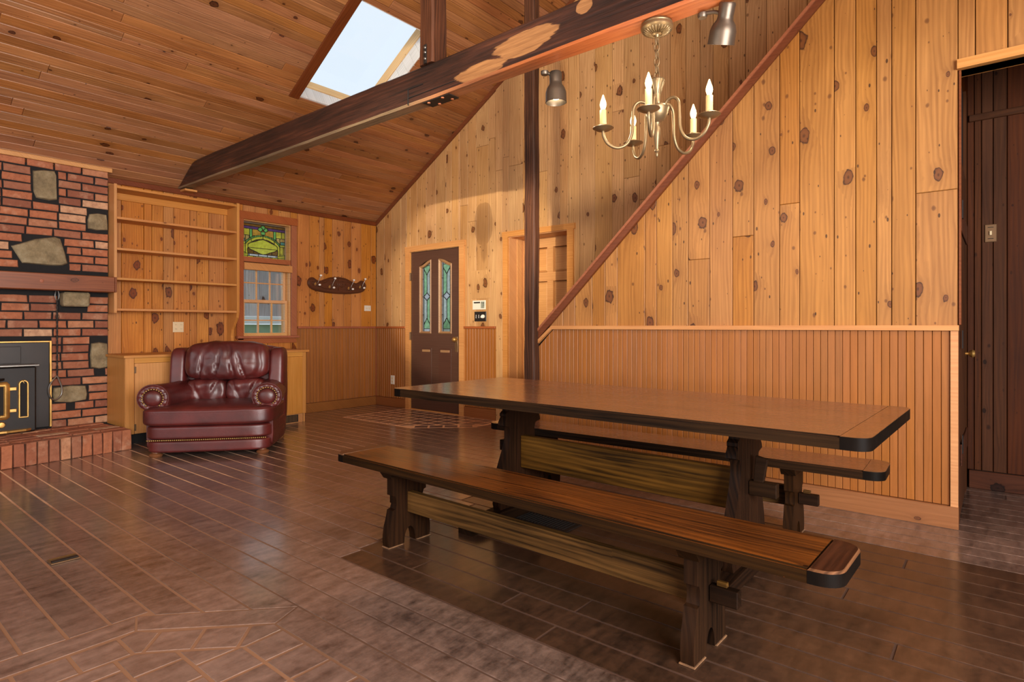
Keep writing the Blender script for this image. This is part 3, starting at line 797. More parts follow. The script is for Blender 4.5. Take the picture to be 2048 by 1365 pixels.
trimbox('trim_12', 'dark red jamb on the end of the stair wall', [(SX1+.0005, SY-.0, 1.08, SX1+.012, SY+.03, 2.429)], M['trimred'])
d3 = empty('door_3', (SX1, -.65, 0)); tag(d3, 'dark closet door in the side of the hallway', 'door', kind='structure')
dm = boxes('slab', [(-.017, -.365, .02, -.001, .375, 2.02)], M['pine_hall'], d3)
boxes('batten', [(.0, -.365, .3, .008, .375, .42), (.0, -.365, 1.6, .008, .375, 1.72)], M['pine_hall'], d3, .002)
for z in (.42, 1.0, 1.72): boxes('hinge', [(.0085, -.36, z-.05, .013, -.31, z+.05)], M['black_iron'], d3)
kn = lathe('knob', [(0, .05), (.018, .047), (.026, .035), (.018, .02), (.009, .015), (.009, 0), (.02, 0)], M['brass'], d3, 16, frame((.001, .28, .90), (0, 1, 0), (0, 0, 1)))

# --- door_1: brown door with two leaded lights
d1 = empty('door_1', (1.157, .0, 0)); tag(d1, 'dark brown entry door with two tall leaded glass lights', 'door', kind='structure')
def px(x): return x-1.157
lights = [(.865, 1.092, .98, 1.85, 1.925, 0), (1.218, 1.458, .98, 1.925, 1.85, 1)]   # x0 x1 z0 ztop-left ztop-right
DY = .012    # door face
bm = bmesh.new()
L = [(.712, .865), (1.092, 1.218), (1.458, 1.603)]
for a, b in L: add_box(bm, px(a), DY, .012, px(b), DY+.045, 2.03)
for x0, x1, z0, za, zb, s in lights:
    add_box(bm, px(x0), DY, .012, px(x1), DY+.045, z0)
    ypoly(bm, [(px(x0), za), (px(x0+(x1-x0)*.5), (za+zb)/2+.012), (px(x1), zb), (px(x1), 2.03), (px(x0), 2.03)], DY, DY+.045)
bmesh.ops.remove_doubles(bm, verts=bm.verts, dist=1e-5)
from_bm('slab', bm, M['door_brown'], d1)
for a, b in ((.90, 1.10), (1.235, 1.45)):
    for z0, z1 in ((.14, .80),):
        prism('panel', [(0, 0), (b-a, 0), (b-a, z1-z0), (0, z1-z0)], 0, .004, M['door_brown'], d1, b=.001, mtx=frame((px(a), DY, z0), (1, 0, 0), (0, 0, 1)))
        o = d1.children[-1]
        prism('panel_edge', [(0, 0), (b-a-.05, 0), (b-a-.05, .032), (0, .032)], .0, .006, M['door_frame'], d1, b=.003, mtx=frame((px(a)+.025, DY, z1-.05), (1, 0, 0), (0, 0, 1)))
GC = {'g1': stained('door_glass_green', (150, 200, 146), .3), 'g2': stained('door_glass_pale', (186, 218, 184), .3), 'g3': stained('door_glass_lilac', (206, 212, 220), .3)}
def raster(name, W_, H_, nx, ny, cls, mats, parent, mtx, leadmat, lead=.0035, th=.003, shape=None):
    """split a W x H light into glass pieces by a classifier; borders become lead"""
    ids = {}
    hx, hy = W_/nx, H_/ny
    def idat(i, j):
        x, y = (i+.5)*hx, (j+.5)*hy
        if i < 0 or j < 0 or i >= nx or j >= ny: return None
        if shape and not shape(x, y): return None
        return cls(x/W_, y/H_)
    for i in range(nx):
        for j in range(ny):
            q = idat(i, j)
            if q is None: continue
            edge = any((idat(i+di, j+dj) not in (q,)) for di, dj in ((1, 0), (0, 1), (1, 1)))
            ids.setdefault('lead' if edge or q == 'lead' else q, []).append((i, j))
    for q, cells in ids.items():
        bm = bmesh.new(); vd = {}
        z = .004 if q == 'lead' else 0.0
        def vv(i, j):
            if (i, j) not in vd: vd[(i, j)] = bm.verts.new((i*hx, j*hy, z))
            return vd[(i, j)]
        for i, j in cells: bm.faces.new((vv(i, j), vv(i+1, j), vv(i+1, j+1), vv(i, j+1)))
        if q == 'lead':
            r = bmesh.ops.extrude_face_region(bm, geom=bm.faces[:])
            for v in r['geom']:
                if isinstance(v, bmesh.types.BMVert): v.co.z -= .008
        bmesh.ops.recalc_face_normals(bm, faces=bm.faces)
        from_bm('lead_came' if q == 'lead' else 'glass_piece', bm, leadmat if q == 'lead' else mats[q[0]], parent, mtx)
def door_cls(s, t):
    if s < .17: return ('g3', 'a%d' % int(t*4))
    if s > .86: return ('g1', 'b%d' % int(t*4))
    u = (s-.17)/.69; c = abs(u-.5)
    if abs(t-.5) < .055*(1-c*2): return ('g3', 'dia')
    if t > .93: return ('g2', 'top')
    if t > .80+.09*c*2 : return ('g1', 'cap')
    if t < .055: return ('g3', 'bot')
    if t < .20-.09*c*2 : return ('g1', 'base')
    if u < .5: return ('g2' if t < .5 else 'g1', 'l%d' % (t > .5))
    return ('g1' if t < .5 else 'g2', 'r%d' % (t > .5))
for x0, x1, z0, za, zb, s in lights:
    lt = empty('leaded_light', (px((x0+x1)/2), DY+.02, z0)); lt.parent = d1
    W_ = x1-x0-.06; H_ = max(za, zb)-z0-.03
    top = lambda q, za=za, zb=zb, z0=z0, W_=W_: (za+(zb-za)*(.5-.5*math.cos(PI*min(1, max(0, q/W_))))) - z0-.04
    raster('light', W_, H_, 34, 150, door_cls, GC, lt, frame((-W_/2, .012, .02), (1, 0, 0), (0, 0, 1)), M['lead'], shape=lambda x, y, top=top: y < top(x))
    # moulded frame round the light
    zt = [(x0+(x1-x0)*k/8, za+(zb-za)*(.5-.5*math.cos(PI*k/8))) for k in range(9)]
    pts = [(x0, z0)]+zt+[(x1, z0)]
    cxm = (x0+x1)/2
    bm = bmesh.new(); P = [V((p[0]-cxm, p[1]-z0)) for p in pts]
    if area2(P) < 0: P = P[::-1]
    I = inset(P, .032); O = inset(P, -.004); Mi = inset(P, .012)
    rows = [[bm.verts.new((p.x, d, p.y)) for p in R] for R, d in ((O, -.006), (Mi, -.028), (I, -.014), (I, .03), (O, .03))]
    k = len(P)
    for a, b in zip(rows, rows[1:]):
        for i in range(k): bm.faces.new((a[i], a[(i+1) % k], b[(i+1) % k], b[i]))
    bmesh.ops.recalc_face_normals(bm, faces=bm.faces)
    from_bm('frame', bm, M['door_frame'], lt)
kb = lathe('knob', [(0, .062), (.016, .06), (.027, .048), (.03, .038), (.024, .026), (.012, .02), (.012, .008), (.028, .006), (.028, 0)], M['brass'], d1, 20, frame((px(1.535), DY, .915), (1, 0, 0), (0, 0, 1)))
prism('escutcheon', [(-.02, -.1), (.02, -.1), (.028, -.02), (.02, .09), (-.02, .09), (-.028, -.02)], 0, .006, M['dull'], d1, b=.003, mtx=frame((px(1.54), DY-.0, .86), (1, 0, 0), (0, 0, 1)))
for z in (.2, .95, 1.72): box('hinge', px(.700), -.012, z-.05, px(.714), DY-.001, z+.05, M['dull'], d1, .002)
# casing of door_1
tb('trim_13', 'pine casing boards around the brown entry door', [[(.632, .0), (.700, .0), (.700, 2.04), (.632, 2.04)], [(1.612, 0), (1.692, 0), (1.692, 2.04), (1.612, 2.04)], [(.622, 2.04), (1.705, 2.04), (1.705, 2.112), (.622, 2.112)]], -.022, -.0005, M['trimpine'])
tb('trim_14', 'door jambs and dark sill of the brown entry door', [[(.700, 0), (.7045, 0), (.7045, 2.04), (.700, 2.04)], [(.7045, .0), (1.612, .0), (1.612, .011), (.7045, .011)]], .0, .1, M['trimpine'])

# --- door_2: panelled pine door, deep set behind the post
d2 = empty('door_2', (2.78, .25, 0)); tag(d2, 'pine panelled door set deep behind the rough post', 'door', kind='structure')
q = lambda x: x-2.78
bm = bmesh.new()
for b in ((2.39, 0, .01, 2.50, .04, 2.07), (2.725, 0, .01, 2.805, .04, 2.07), (3.02, 0, .01, 3.176, .04, 2.07),
          (2.50, 0, .01, 2.725, .04, .22), (2.805, 0, .01, 3.02, .04, .22), (2.50, 0, .78, 2.725, .04, .9), (2.805, 0, .78, 3.02, .04, .9),
          (2.50, 0, 1.58, 2.725, .04, 1.68), (2.805, 0, 1.58, 3.02, .04, 1.68), (2.50, 0, 1.96, 2.725, .04, 2.07), (2.805, 0, 1.96, 3.02, .04, 2.07)):
    add_box(bm, q(b[0]), b[1], b[2], q(b[3]), b[4], b[5])
from_bm('rails', bm, M['door_pine'], d2)
for a, b in ((2.505, 2.72), (2.81, 3.015)):
    for z0, z1 in ((.225, .775), (.905, 1.575), (1.685, 1.955)):
        prism('panel', [(0, 0), (b-a, 0), (b-a, z1-z0), (0, z1-z0)], 0, .02, M['door_pine'], d2, b=.018, mtx=frame((q(a), .035, z0), (1, 0, 0), (0, 0, 1)))
tb('trim_15', 'light pine casing around the deep set panelled door', [[(2.312, 0), (2.384, 0), (2.384, 2.075), (2.312, 2.075)], [(3.182, 0), (3.258, 0), (3.258, 2.075), (3.182, 2.075)], [(2.302, 2.075), (3.275, 2.075), (3.275, 2.135), (2.302, 2.135)]], -.034, -.0125, M['trimpine'])
tb('trim_16', 'pine jamb lining of the deep set door', [[(2.3845, 0), (2.392, 0), (2.392, 2.07), (2.3845, 2.07)], [(3.174, 0), (3.1815, 0), (3.1815, 2.07), (3.174, 2.07)], [(2.392, 2.068), (3.174, 2.068), (3.174, 2.075), (2.392, 2.075)]], -.012, .249, M['door_pine'])
tb('trim_17', 'door stop strips of the deep set door', [[(2.392, 0), (2.405, 0), (2.405, 2.068), (2.392, 2.068)]], .12, .2, M['door_pine'])
tb('wall_back_alcove', 'plain panel closing the wall behind the deep set door', [[(2.2, 0), (3.4, 0), (3.4, 2.2), (2.2, 2.2)]], .33, .36, M['gap'], 'wall')

# --- window_1 : stained transom over a double hung sash
w1 = empty('window_1', (0, -1.57, .945)); tag(w1, 'window with stained glass panel above small paned sashes', 'window', kind='structure')
def wy(y): return y+1.57
def wz(z): return z-.945
def wbox(name, x0, y0, z0, x1, y1, z1, mat, par=w1, bev=.002): return box(name, x0, wy(y0), wz(z0), x1, wy(y1), wz(z1), mat, par, bev)
wbox('casing', .0005, -1.94, .92, .022, -1.862, 2.30, M['casing']); wbox('casing', .0005, -1.277, .965, .022, -1.205, 2.295, M['casing'])
wbox('casing', .0005, -1.95, 2.296, .026, -1.195, 2.385, M['casing'])
wbox('sill', .0005, -1.95, .938, .06, -1.195, .964, M['casing']); wbox('apron', .0005, -1.93, .878, .022, -1.21, .937, M['casing'])
wbox('mullion', -.10, -1.858, 1.815, .010, -1.281, 1.873, M['casing'])
wbox('jamb', -.2, -1.287, .946, -.0005, -1.2795, 2.291, M['sash']); wbox('jamb', -.2, -1.8595, .946, -.0005, -1.852, 2.291, M['sash'])
wbox('head', -.2, -1.851, 2.283, -.0005, -1.288, 2.291, M['sash']); wbox('stool', -.2, -1.851, .946, -.0005, -1.288, .954, M['sash'])
def sash(name, x0, x1, z0, z1, mh):
    s = empty(name, (0, 0, 0)); s.parent = w1
    ya, yb = -1.848, -1.291; st = .042
    for b in ((ya, z0, yb, z0+st), (ya, z1-.035, yb, z1), (ya, z0+st, ya+.03, z1-.035), (yb-.03, z0+st, yb, z1-.035)):
        wbox('sash_rail', x0, b[0], b[1], x1, b[2], b[3], M['sash'], s)
    iy0, iy1, iz0, iz1 = ya+.03, yb-.03, z0+st, z1-.035
    for k in (1, 2): yy = iy0+(iy1-iy0)*k/3; wbox('muntin', x0+.004, yy-.008, iz0, x1-.004, yy+.008, iz1, M['sash'], s)
    zz = iz0+(iz1-iz0)*mh; wbox('muntin', x0+.006, iy0, zz-.007, x1-.006, iy1, zz+.007, M['sash'], s)
    for i in range(3):
        for j in range(2):
            za, zb = (iz0, zz) if j == 0 else (zz, iz1)
            wbox('pane', (x0+x1)/2-.0015, iy0+(iy1-iy0)*i/3+.003, za+.003, (x0+x1)/2+.0015, iy0+(iy1-iy0)*(i+1)/3-.003, zb-.003, M['glass'], s, 0)
sash('upper_sash', -.125, -.092, 1.345, 1.812, .5)
sash('lower_sash', -.085, -.05, .956, 1.385, .42)
wbox('sash_lock', -.05, -1.61, 1.386, -.06, -1.57, 1.395, M['dull'], w1, 0)
wbox('blind_headrail', -.03, -1.862, 1.722, .036, -1.272, 1.802, M['trimpine'])
SGC = {k: stained('stained_'+k, c, .12) for k, c in dict(brown=(140, 94, 36), purple=(90, 56, 116), amber=(252, 186, 60), orange=(240, 144, 52), yellow=(250, 222, 70), gold=(240, 208, 60), green=(110, 190, 96), teal=(80, 156, 146), dark=(104, 74, 28), pale=(206, 214, 196), tan=(210, 160, 90)).items()}
def sg_cls(s, t):
    m = abs(s-.5); sd = 'L' if s < .5 else 'R'
    # trefoil
    for cx, cy in ((.44, .86), (.5, .92), (.56, .86)):
        if (s-cx)**2/.0024+(t-cy)**2/.0036 < 1: return ('green', 'tre%.2f' % cx)
    if abs(m) < .045 and .70 < t < .80: return ('green', 'stem')
    if t > .92: return ('brown', 'top'+sd)
    if t > .845: return ('purple', 'pur'+sd)
    if t < .05: return ('yellow' if m > .2 else 'tan', 'b%d' % int(s*6))
    if t < .12: return ('amber' if m > .33 else 'pale', 'c%d' % int(s*5))
    # cartouche
    e = (m/.33)**2.2+((t-.34)/(.19+.03*math.cos(m*14)))**2
    if e < 1: return ('yellow' if t < .30 else 'gold', 'car%d' % (t > .30))
    r = math.hypot(m/.42, (t-.22)/.44)
    if m > .38 and t < .46:
        if t > .40 or t < .16: return ('yellow', 'cap%s%d' % (sd, t > .3))
        if m > .46: return ('tan', 'out'+sd)
        return ('amber', 'shaft'+sd)
    if r < .80: return ('dark' if m > .14 or t < .3 else 'brown', 'leaf%s%d%d' % (sd, m > .2, t > .34))
    if r < .98: return ('amber', 'arch%s%d' % (sd, m > .25))
    if r < 1.06: return ('green', 'band'+sd)
    if t < .55 and m > .4: return ('teal', 'sq'+sd)
    if .24 < m < .29 and t > .6: return ('green', 'fin'+sd)
    if t < .66: return ('tan' if m > .3 else 'amber', 'low%s%d' % (sd, m > .38))
    return ('orange' if m < .24 else 'amber', 'org%s%d' % (sd, (m > .24)+(m > .42)))
sgp = empty('stained_glass_panel', (0, 0, 0)); sgp.parent = w1
raster('sg', .555, .395, 110, 78, sg_cls, SGC, sgp, frame((-.1, wy(-1.848), wz(1.880)), (0, 1, 0), (0, 0, 1)), M['lead'])

# --- window_2: skylight
w2 = empty('window_2', (SKX0, SKY0, roof(SKX0))); tag(w2, 'bright skylight opening in the sloped ceiling', 'skylight', kind='structure')
SD = .27
def sk(u, v, d):   # u up the slope, v along +Y, d outwards  (local frame of w2)
    return U*u+V((0, 1, 0))*v+ROOFN*d
UL = (SKX1-SKX0)*1.1662; VL = SKY1-SKY0
def skprism(name, o, ax, ay, pts, z0, z1, mat, b=.001):
    return prism(name, pts, z0, z1, mat, w2, b=b, mtx=frame(o, ax, ay))
# lining boards: lower wall (faces up-slope) and right wall, then the rest
nl = 9
for i in range(nl):
    a, b = VL*i/nl, VL*(i+1)/nl
    skprism('lining_board', sk(0, b, 0), ROOFN, V((0, -1, 0)), [(0, .001), (SD*.62, .001), (SD*.62, b-a-.001), (0, b-a-.001)], -.012, .004, M['shaft'])
skprism('curb', sk(0, VL, SD*.62), V((0, -1, 0)), -ROOFN, [(0, 0), (VL, 0), (VL, -SD*.38), (0, -SD*.38)], -.02, .012, M['shaftpine'])
nl = 10
for i in range(nl):
    a, b = UL*i/nl, UL*(i+1)/nl
    skprism('lining_board', sk(a, VL, 0), U, ROOFN, [(.001, 0), (b-a-.001, 0), (b-a-.001, SD*.62), (.001, SD*.62)], -.012, .004, M['shaft'])
skprism('curb', sk(0, VL, SD*.62), U, ROOFN, [(0, 0), (UL, 0), (UL, SD*.38), (0, SD*.38)], -.02, .012, M['shaftpine'])
skprism('lining_board', sk(UL, 0, 0), ROOFN, V((0, 1, 0)), [(0, 0), (SD, 0), (SD, VL), (0, VL)], -.012, .004, M['shaft'])
skprism('lining_board', sk(0, 0, 0), ROOFN, U, [(0, 0), (SD, 0), (SD, UL), (0, UL)], -.012, .004, M['shaft'])
skprism('skylight_pane', sk(-.03, -.03, SD), U, V((0, 1, 0)), [(0, 0), (UL+.06, 0), (UL+.06, VL+.06), (0, VL+.06)], 0, .006, M['skyglass'], 0)
skprism('edge_trim', sk(-.03, 0, 0), U, V((0, -1, 0)), [(0, 0), (UL+.1, 0), (UL+.1, .10), (0, .10)], .001, .016, M['trimred'], .003)
for b in ((0, -.008, SD-.02, UL, .01, SD), (0, VL-.01, SD-.02, UL, VL+.008, SD)):
    bm = bmesh.new(); add_box(bm, *b)
    o = from_bm('pane_bar', bm, M['chrome'], w2); o.matrix_basis = frame((0, 0, 0), U, (0, 1, 0))

# ------------------------------------------------------------------ outside the window
ob = empty('outbuilding', (-2.6, -.2, 0)); tag(ob, 'weathered grey board wall with white ledge and pale green base, outside window', 'building')
y = -2.2
while y < 2.4:
    w = random.uniform(.14, .24)
    prism('siding_board', [(0, .005), (.88, .005), (.88, w-.005), (0, w-.005)], -.02, random.uniform(-.004, .006), M['greyboard'], ob, b=.002, mtx=frame((0, y+w, 1.24), (0, 0, 1), (0, -1, 0)))
    y += w
box('ledge', -.02, -2.2, 1.12, .10, 2.4, 1.235, M['whitepaint'], ob, .004)
for i in range(5): box('base_board', -.03, -2.2, .0+.222*i, .03, 2.4, .0+.222*i+.218, M['green'], ob, .004)
gr = boxes('ground_outside', [(-8, -12, -.4, -.35, 8, -.3)], M['ground']); tag(gr, 'grassy ground outside the window wall', 'ground', kind='structure')
gr = boxes('ground_entry', [(-.3, .45, -.4, 6, 6, -.3)], M['ground']); tag(gr, 'grassy ground outside the brown door', 'ground', kind='structure')
hd = empty('hedge', (1.2, 2.6, -.3)); tag(hd, 'green hedge seen faintly through the leaded door lights', 'hedge')
def hfn(u, c):
    k = mnoise.noise(c*2.3)*.18+mnoise.noise(c*7)*.06
    return c*(1+k)
soft('foliage', 0, 0, .8, 2.6, .6, .85, M['foliage'], hd, 4, 20, hfn)

# ------------------------------------------------------------------ timber frame
BZ, BY0, BY1 = 2.512, -2.56, -2.452
tbm = empty('tie_beam', (0, -2.506, BZ)); tag(tbm, 'long hand hewn dark tie beam crossing under the sloped ceiling', 'beam')
bm = bmesh.new()
N = 80; rings = []
for i in range(N+1):
    x = .015+(9.335)*(i/N)**1.8
    j = lambda s_: mnoise.noise(V((x*1.7, s_*9.1, 0)))*.006+mnoise.noise(V((x*6, s_*3.3, 2)))*.003
    top = min(.222+j(1)+.006*math.sin(x*.9), roof(x)-BZ-.004)
    top = max(top, .02)
    y0, y1 = -.054-.032*min(1, max(0, (x-3.9)/1.4))+j(2), .054+j(3); zb = j(4)*.8-.002
    ch = .012
    prof = [(y0+ch, zb), (y1-ch, zb), (y1, zb+ch), (y1, max(zb+ch+.002, top-ch)), (y1-ch, top), (y0+ch, top), (y0, max(zb+ch+.002, top-ch)), (y0, zb+ch)]
    rings.append([bm.verts.new((x, p[0], p[1])) for p in prof])
for a, b in zip(rings, rings[1:]):
    for k in range(8): bm.faces.new((a[k], b[k], b[(k+1) % 8], a[(k+1) % 8]))
bm.faces.new(rings[0]); bm.faces.new(rings[-1][::-1])
bmesh.ops.recalc_face_normals(bm, faces=bm.faces)
auto(from_bm('beam', bm, M['beam'], tbm), 30)
boxes('crack', [(3.66, -.0605, .045, 4.1, -.056, .048), (3.655, -.061, .0, 3.66, -.056, .105), (3.66, -.061, .1, 3.8, -.056, .103)], M['darkslot'], tbm)
prism('steel_strap', [(3.78, -.045), (4.02, -.045), (4.02, .045), (3.78, .045)], 0, .005, M['black_iron'], tbm, b=.001, mtx=frame((0, 0, -.008), (1, 0, 0), (0, -1, 0)))
for (x, y) in ((3.82, -.025), (3.98, .025), (3.86, .03), (3.95, -.03)):
    lathe('bolt', [(0, .006), (.009, .005), (.011, 0)], M['casing'], tbm, 10, frame((x, y, -.013), (1, 0, 0), (0, -1, 0)))
wedge = prism('bearing_block', [(0.0, -.06), (.12, -.06), (.12, .06), (0, .06)], 0, .02, M['trimpine'], tbm, b=.002, mtx=frame((.02, .03, -.012), (1, 0, 0), (0, -1, 0)))

def post(name, lab, x0, x1, y0, y1, z0, z1, seed, slant=None):
    o = empty(name, ((x0+x1)/2, (y0+y1)/2, z0)); tag(o, lab, 'post')
    bm = bmesh.new(); N = max(8, int((z1-z0)/.06)); rings = []
    hx, hy = (x1-x0)/2, (y1-y0)/2
    for i in range(N+1):
        z = (z1-z0)*i/N
        w = lambda k: mnoise.noise(V((z*2.1+seed, k*7.7, seed)))*.008+mnoise.noise(V((z*9, k*5.1, seed)))*.003
        ch = .012
        P = [(-hx+ch+w(1), -hy+w(5)), (hx-ch+w(2), -hy+w(5)), (hx+w(2), -hy+ch+w(6)), (hx+w(2), hy-ch), (hx-ch+w(2), hy), (-hx+ch+w(1), hy), (-hx+w(1), hy-ch), (-hx+w(1), -hy+ch+w(6))]
        def zt(px_): return min(z, slant((x0+x1)/2+px_)-z0) if slant else z
        rings.append([bm.verts.new((zt(p[0]), p[0], p[1])) for p in P])   # local x is up (grain)
    for a, b in zip(rings, rings[1:]):
        for k in range(8): bm.faces.new((a[k], a[(k+1) % 8], b[(k+1) % 8], b[k]))
    bm.faces.new(rings[0][::-1]); bm.faces.new(rings[-1])
    bmesh.ops.recalc_face_normals(bm, faces=bm.faces)
    c = auto(from_bm('shaft', bm, M['post'], o), 30)
    c.matrix_basis = Matrix(((0, 1, 0, 0), (0, 0, 1, 0), (1, 0, 0, 0), (0, 0, 0, 1)))
    return o
rs = lambda x: roof(x)-.003
post('stair_post', 'rough dark square post standing at the foot of the stairs', 3.598, 3.702, -1.278, -1.193, 0.0005, 4.9, 3.0, rs)
k_ = post('king_post', 'dark timber post standing on the tie beam beside the skylight', 3.758, 3.884, -2.56, -2.43, BZ+.226, 4.9, 8.0, rs)
box('steel_plate', -.015, -.072, .0, .012, -.066, .12, M['black_iron'], k_, .001)
for z in (.03, .07, .1): lathe('bolt', [(0, .006), (.007, .005), (.009, 0)], M['chrome'], k_, 8, frame((-.0, -.072, z), (1, 0, 0), (0, 0, 1)))

# ------------------------------------------------------------------ fireplace
CX, CY1, CY0 = .1, -3.2, -5.3
ch = empty('brick_chimney', (0, -4.2, 0)); tag(ch, 'old red brick chimney breast with set-in field stones', 'chimney')
def cloc(y): return y+4.2
boxes('mortar_core', [(.0005, cloc(CY0), .0, CX-.012, cloc(CY1)-.006, EAVE-.008)], M['mortar'], ch)
stones = {
 's1': [(-3.773, 2.439), (-3.70, 2.458), (-3.618, 2.466), (-3.606, 2.43), (-3.600, 2.211), (-3.66, 2.195), (-3.75, 2.205), (-3.768, 2.26)],
 's2': [(-3.355, 2.119), (-3.29, 2.135), (-3.22, 2.130), (-3.212, 2.06), (-3.21, 1.986), (-3.30, 1.975), (-3.366, 1.982), (-3.37, 2.06)],
 's3': [(-3.921, 1.764), (-3.84, 1.80), (-3.756, 1.842), (-3.618, 1.875), (-3.577, 1.862), (-3.545, 1.75), (-3.522, 1.645), (-3.56, 1.622), (-3.654, 1.616), (-3.846, 1.622), (-3.882, 1.69)],
 's4': [(-3.340, .915), (-3.28, .925), (-3.215, .913), (-3.209, .80), (-3.209, .685), (-3.28, .675), (-3.343, .690), (-3.350, .80)],
 's5': [(-3.625, .523), (-3.50, .535), (-3.385, .525), (-3.372, .45), (-3.38, .395), (-3.50, .38), (-3.62, .395), (-3.632, .46)],
 's6': [(-4.45, 2.2), (-4.25, 2.24), (-4.18, 2.1), (-4.25, 1.98), (-4.42, 2.0)]}
for s_ in stones.values():
    bm = bmesh.new(); P = [V((p[0], p[1])) for p in s_]
    cx = sum(p.x for p in P)/len(P); cz = sum(p.y for p in P)/len(P)
    P = [V((p.x-cx, p.y-cz)) for p in P]
    if area2(P) < 0: P = P[::-1]
    rows = []
    for q_, d in ((1.0, -.02), (1.0, .0), (.93, .014), (.6, .022), (.0, .024)):
        if q_ == 0: rows.append([bm.verts.new((0, 0, d))])
        else: rows.append([bm.verts.new((p.x*q_, p.y*q_, d+(mnoise.noise(V((p.x*14, p.y*14, d*80+cx)))*.006 if d > 0 else 0))) for p in P])
    n = len(P)
    for a, b in zip(rows, rows[1:]):
        for i in range(n):
            if len(b) == 1: bm.faces.new((a[i], a[(i+1) % n], b[0]))
            else: bm.faces.new((a[i], a[(i+1) % n], b[(i+1) % n], b[i]))
    o = from_bm('field_stone', bm, M['stone'], ch); auto(o, 45)
    o.matrix_basis = frame((CX-.006, cloc(cx), cz), (0, 1, 0), (0, 0, 1))
# bricks
INS = (-4.95, -3.645, .0, .945)     # insert opening
blk = [INS]+[(-5.3, -3.19, 1.385, 1.535), (-3.592, -3.375, 1.25, 1.385)]
BP = .0745
def brick_obj(name, w, h, d, mtx, parent, amp=.004):
    bm = bmesh.new()
    def r(): return random.uniform(-amp, amp)*.6
    P = [V((0+r(), 0+r())), (V((w*.5, r()*.5))), V((w+r(), 0+r())), V((w+r()*.5, h*.5)), V((w+r(), h+r())), V((w*.5, h+r()*.5)), V((0+r(), h+r())), V((r()*.5, h*.5))]
    prism_into(bm, P, -d, random.uniform(-.003, .004), .005)
    return from_bm(name, bm, M['brick'], parent, mtx)
z = .168; row = 0
while z < 2.53:
    h = BP-.013
    if z+h > 2.535: h = 2.535-z
    if h > .02:
        free = [(-4.75, CY1)]
        sb_ = []
        for s_ in stones.values():      # only as much of the course as the stone itself takes
            P = [V(p) for p in s_]
            if area2(P) < 0: P = P[::-1]
            P = clip(P, (0, z-.004), (0, 1)); P = clip(P, (0, z+h+.004), (0, -1)) if len(P) > 2 else P
            if len(P) > 2: sb_.append((min(p[0] for p in P)-.008, max(p[0] for p in P)+.008, z, z+h))
        for a, b, za, zb in blk+sb_:
            if za < z+h-.008 and zb > z+.008:
                nf = []
                for p, q_ in free:
                    if b <= p or a >= q_: nf.append((p, q_)); continue
                    if a-p > .02: nf.append((p, a))
                    if q_-b > .02: nf.append((b, q_))
                free = nf
        for p, q_ in free:
            yb = q_
            first = True
            while yb-p > .03:
                w = random.uniform(.195, .22)
                if first and abs(q_-CY1) < .001: w = (.215 if row % 2 else .115)
                first = False
                ya = yb-w
                if ya-p < .06: ya = p
                brick_obj('brick', yb-ya-.014, h, .03, frame((CX, cloc(ya)+.006, z), (0, 1, 0), (0, 0, 1)), ch)
                yb = ya
    z += BP; row += 1
# corbel stone under the mantel
bm = bmesh.new(); add_box(bm, 0, -.1, -.062, .135, .1, .062, .012)
for v in bm.verts: v.co += V((mnoise.noise(v.co*18), mnoise.noise(v.co*18+V((5, 0, 0))), mnoise.noise(v.co*18+V((0, 7, 0)))))*.008
from_bm('corbel_stone', bm, M['stone'], ch, T3(CX-.01, cloc(-3.484), 1.318))
trimbox('trim_18', 'pale pine strip between brick chimney and ceiling', [(CX+.001, -5.2, 2.533, CX+.022, -3.178, 2.573)], M['trimpine'])

mt_ = empty('mantel_shelf', (.1, -4.2, 1.39)); tag(mt_, 'thick reddish wooden mantel beam across the brick chimney', 'mantel')
bm = bmesh.new(); add_box(bm, .002, -1.0, .0, .178, .997, .143, .006); add_box(bm, .142, .9975, .0015, .1775, 1.012, .1415, .003)
o = from_bm('mantel_beam', bm, M['mantel'], mt_); o.matrix_basis = frame((0, 0, 0), (0, 1, 0), (-1, 0, 0))
o.data.transform(Matrix(((0, 1, 0, 0), (-1, 0, 0, 0), (0, 0, 1, 0), (0, 0, 0, 1))))
for yy in (.45, -.6): lathe('wood_plug', [(0, .004), (.013, .003), (.016, 0)], M['casing'], mt_, 12, frame((.177, yy, .075), (0, 1, 0), (0, 0, 1)))

# hearth: soldier bricks in front, stretchers on top
he = empty('brick_hearth', (.5, -3.9, 0)); tag(he, 'raised hearth of upright red bricks in front of stove', 'hearth')
ha, hb_ = V((.78, -3.222)), V((.925, -4.45)); dv = (hb_-ha).normalized(); nv = V((-dv.y, dv.x))   # nv points +X-ish
if nv.x < 0: nv = -nv
HZ = .178
bm = bmesh.new(); prism_into(bm, [(CX+.02-.5, -3.232+3.9), (CX+.02-.5, -4.6+3.9), (.90-.5, -4.6+3.9), (.765-.5, -3.232+3.9)], 0.0, HZ-.012)
from_bm('mortar_core', bm, M['mortar'], he)
x = 0.0
while x < 1.3:
    w = .074 if x > 0 else .082
    p = ha+dv*(x+w)
    # face brick: local x back along the front towards the right end, local y up
    brick_obj('brick', w-.008, HZ-.004, .105, frame((p.x-.5, p.y+3.9, .001), (-dv.x, -dv.y, 0), (0, 0, 1)), he)
    x += .0755
for r_ in range(5):
    x = random.uniform(-.1, 0) if r_ % 2 else 0.0
    d0 = .112+r_*.105
    while x < 1.3:
        w = .205; a = max(x, 0.0)
        p = ha+dv*a-nv*d0
        if p.x-.1 > CX: brick_obj('brick', x+w-a-.009, .096, .012, frame((p.x-nv.x*.1-.5, p.y-nv.y*.1+3.9, HZ+.001), (dv.x, dv.y, 0), (nv.x, nv.y, 0)), he, .003)
        x += w

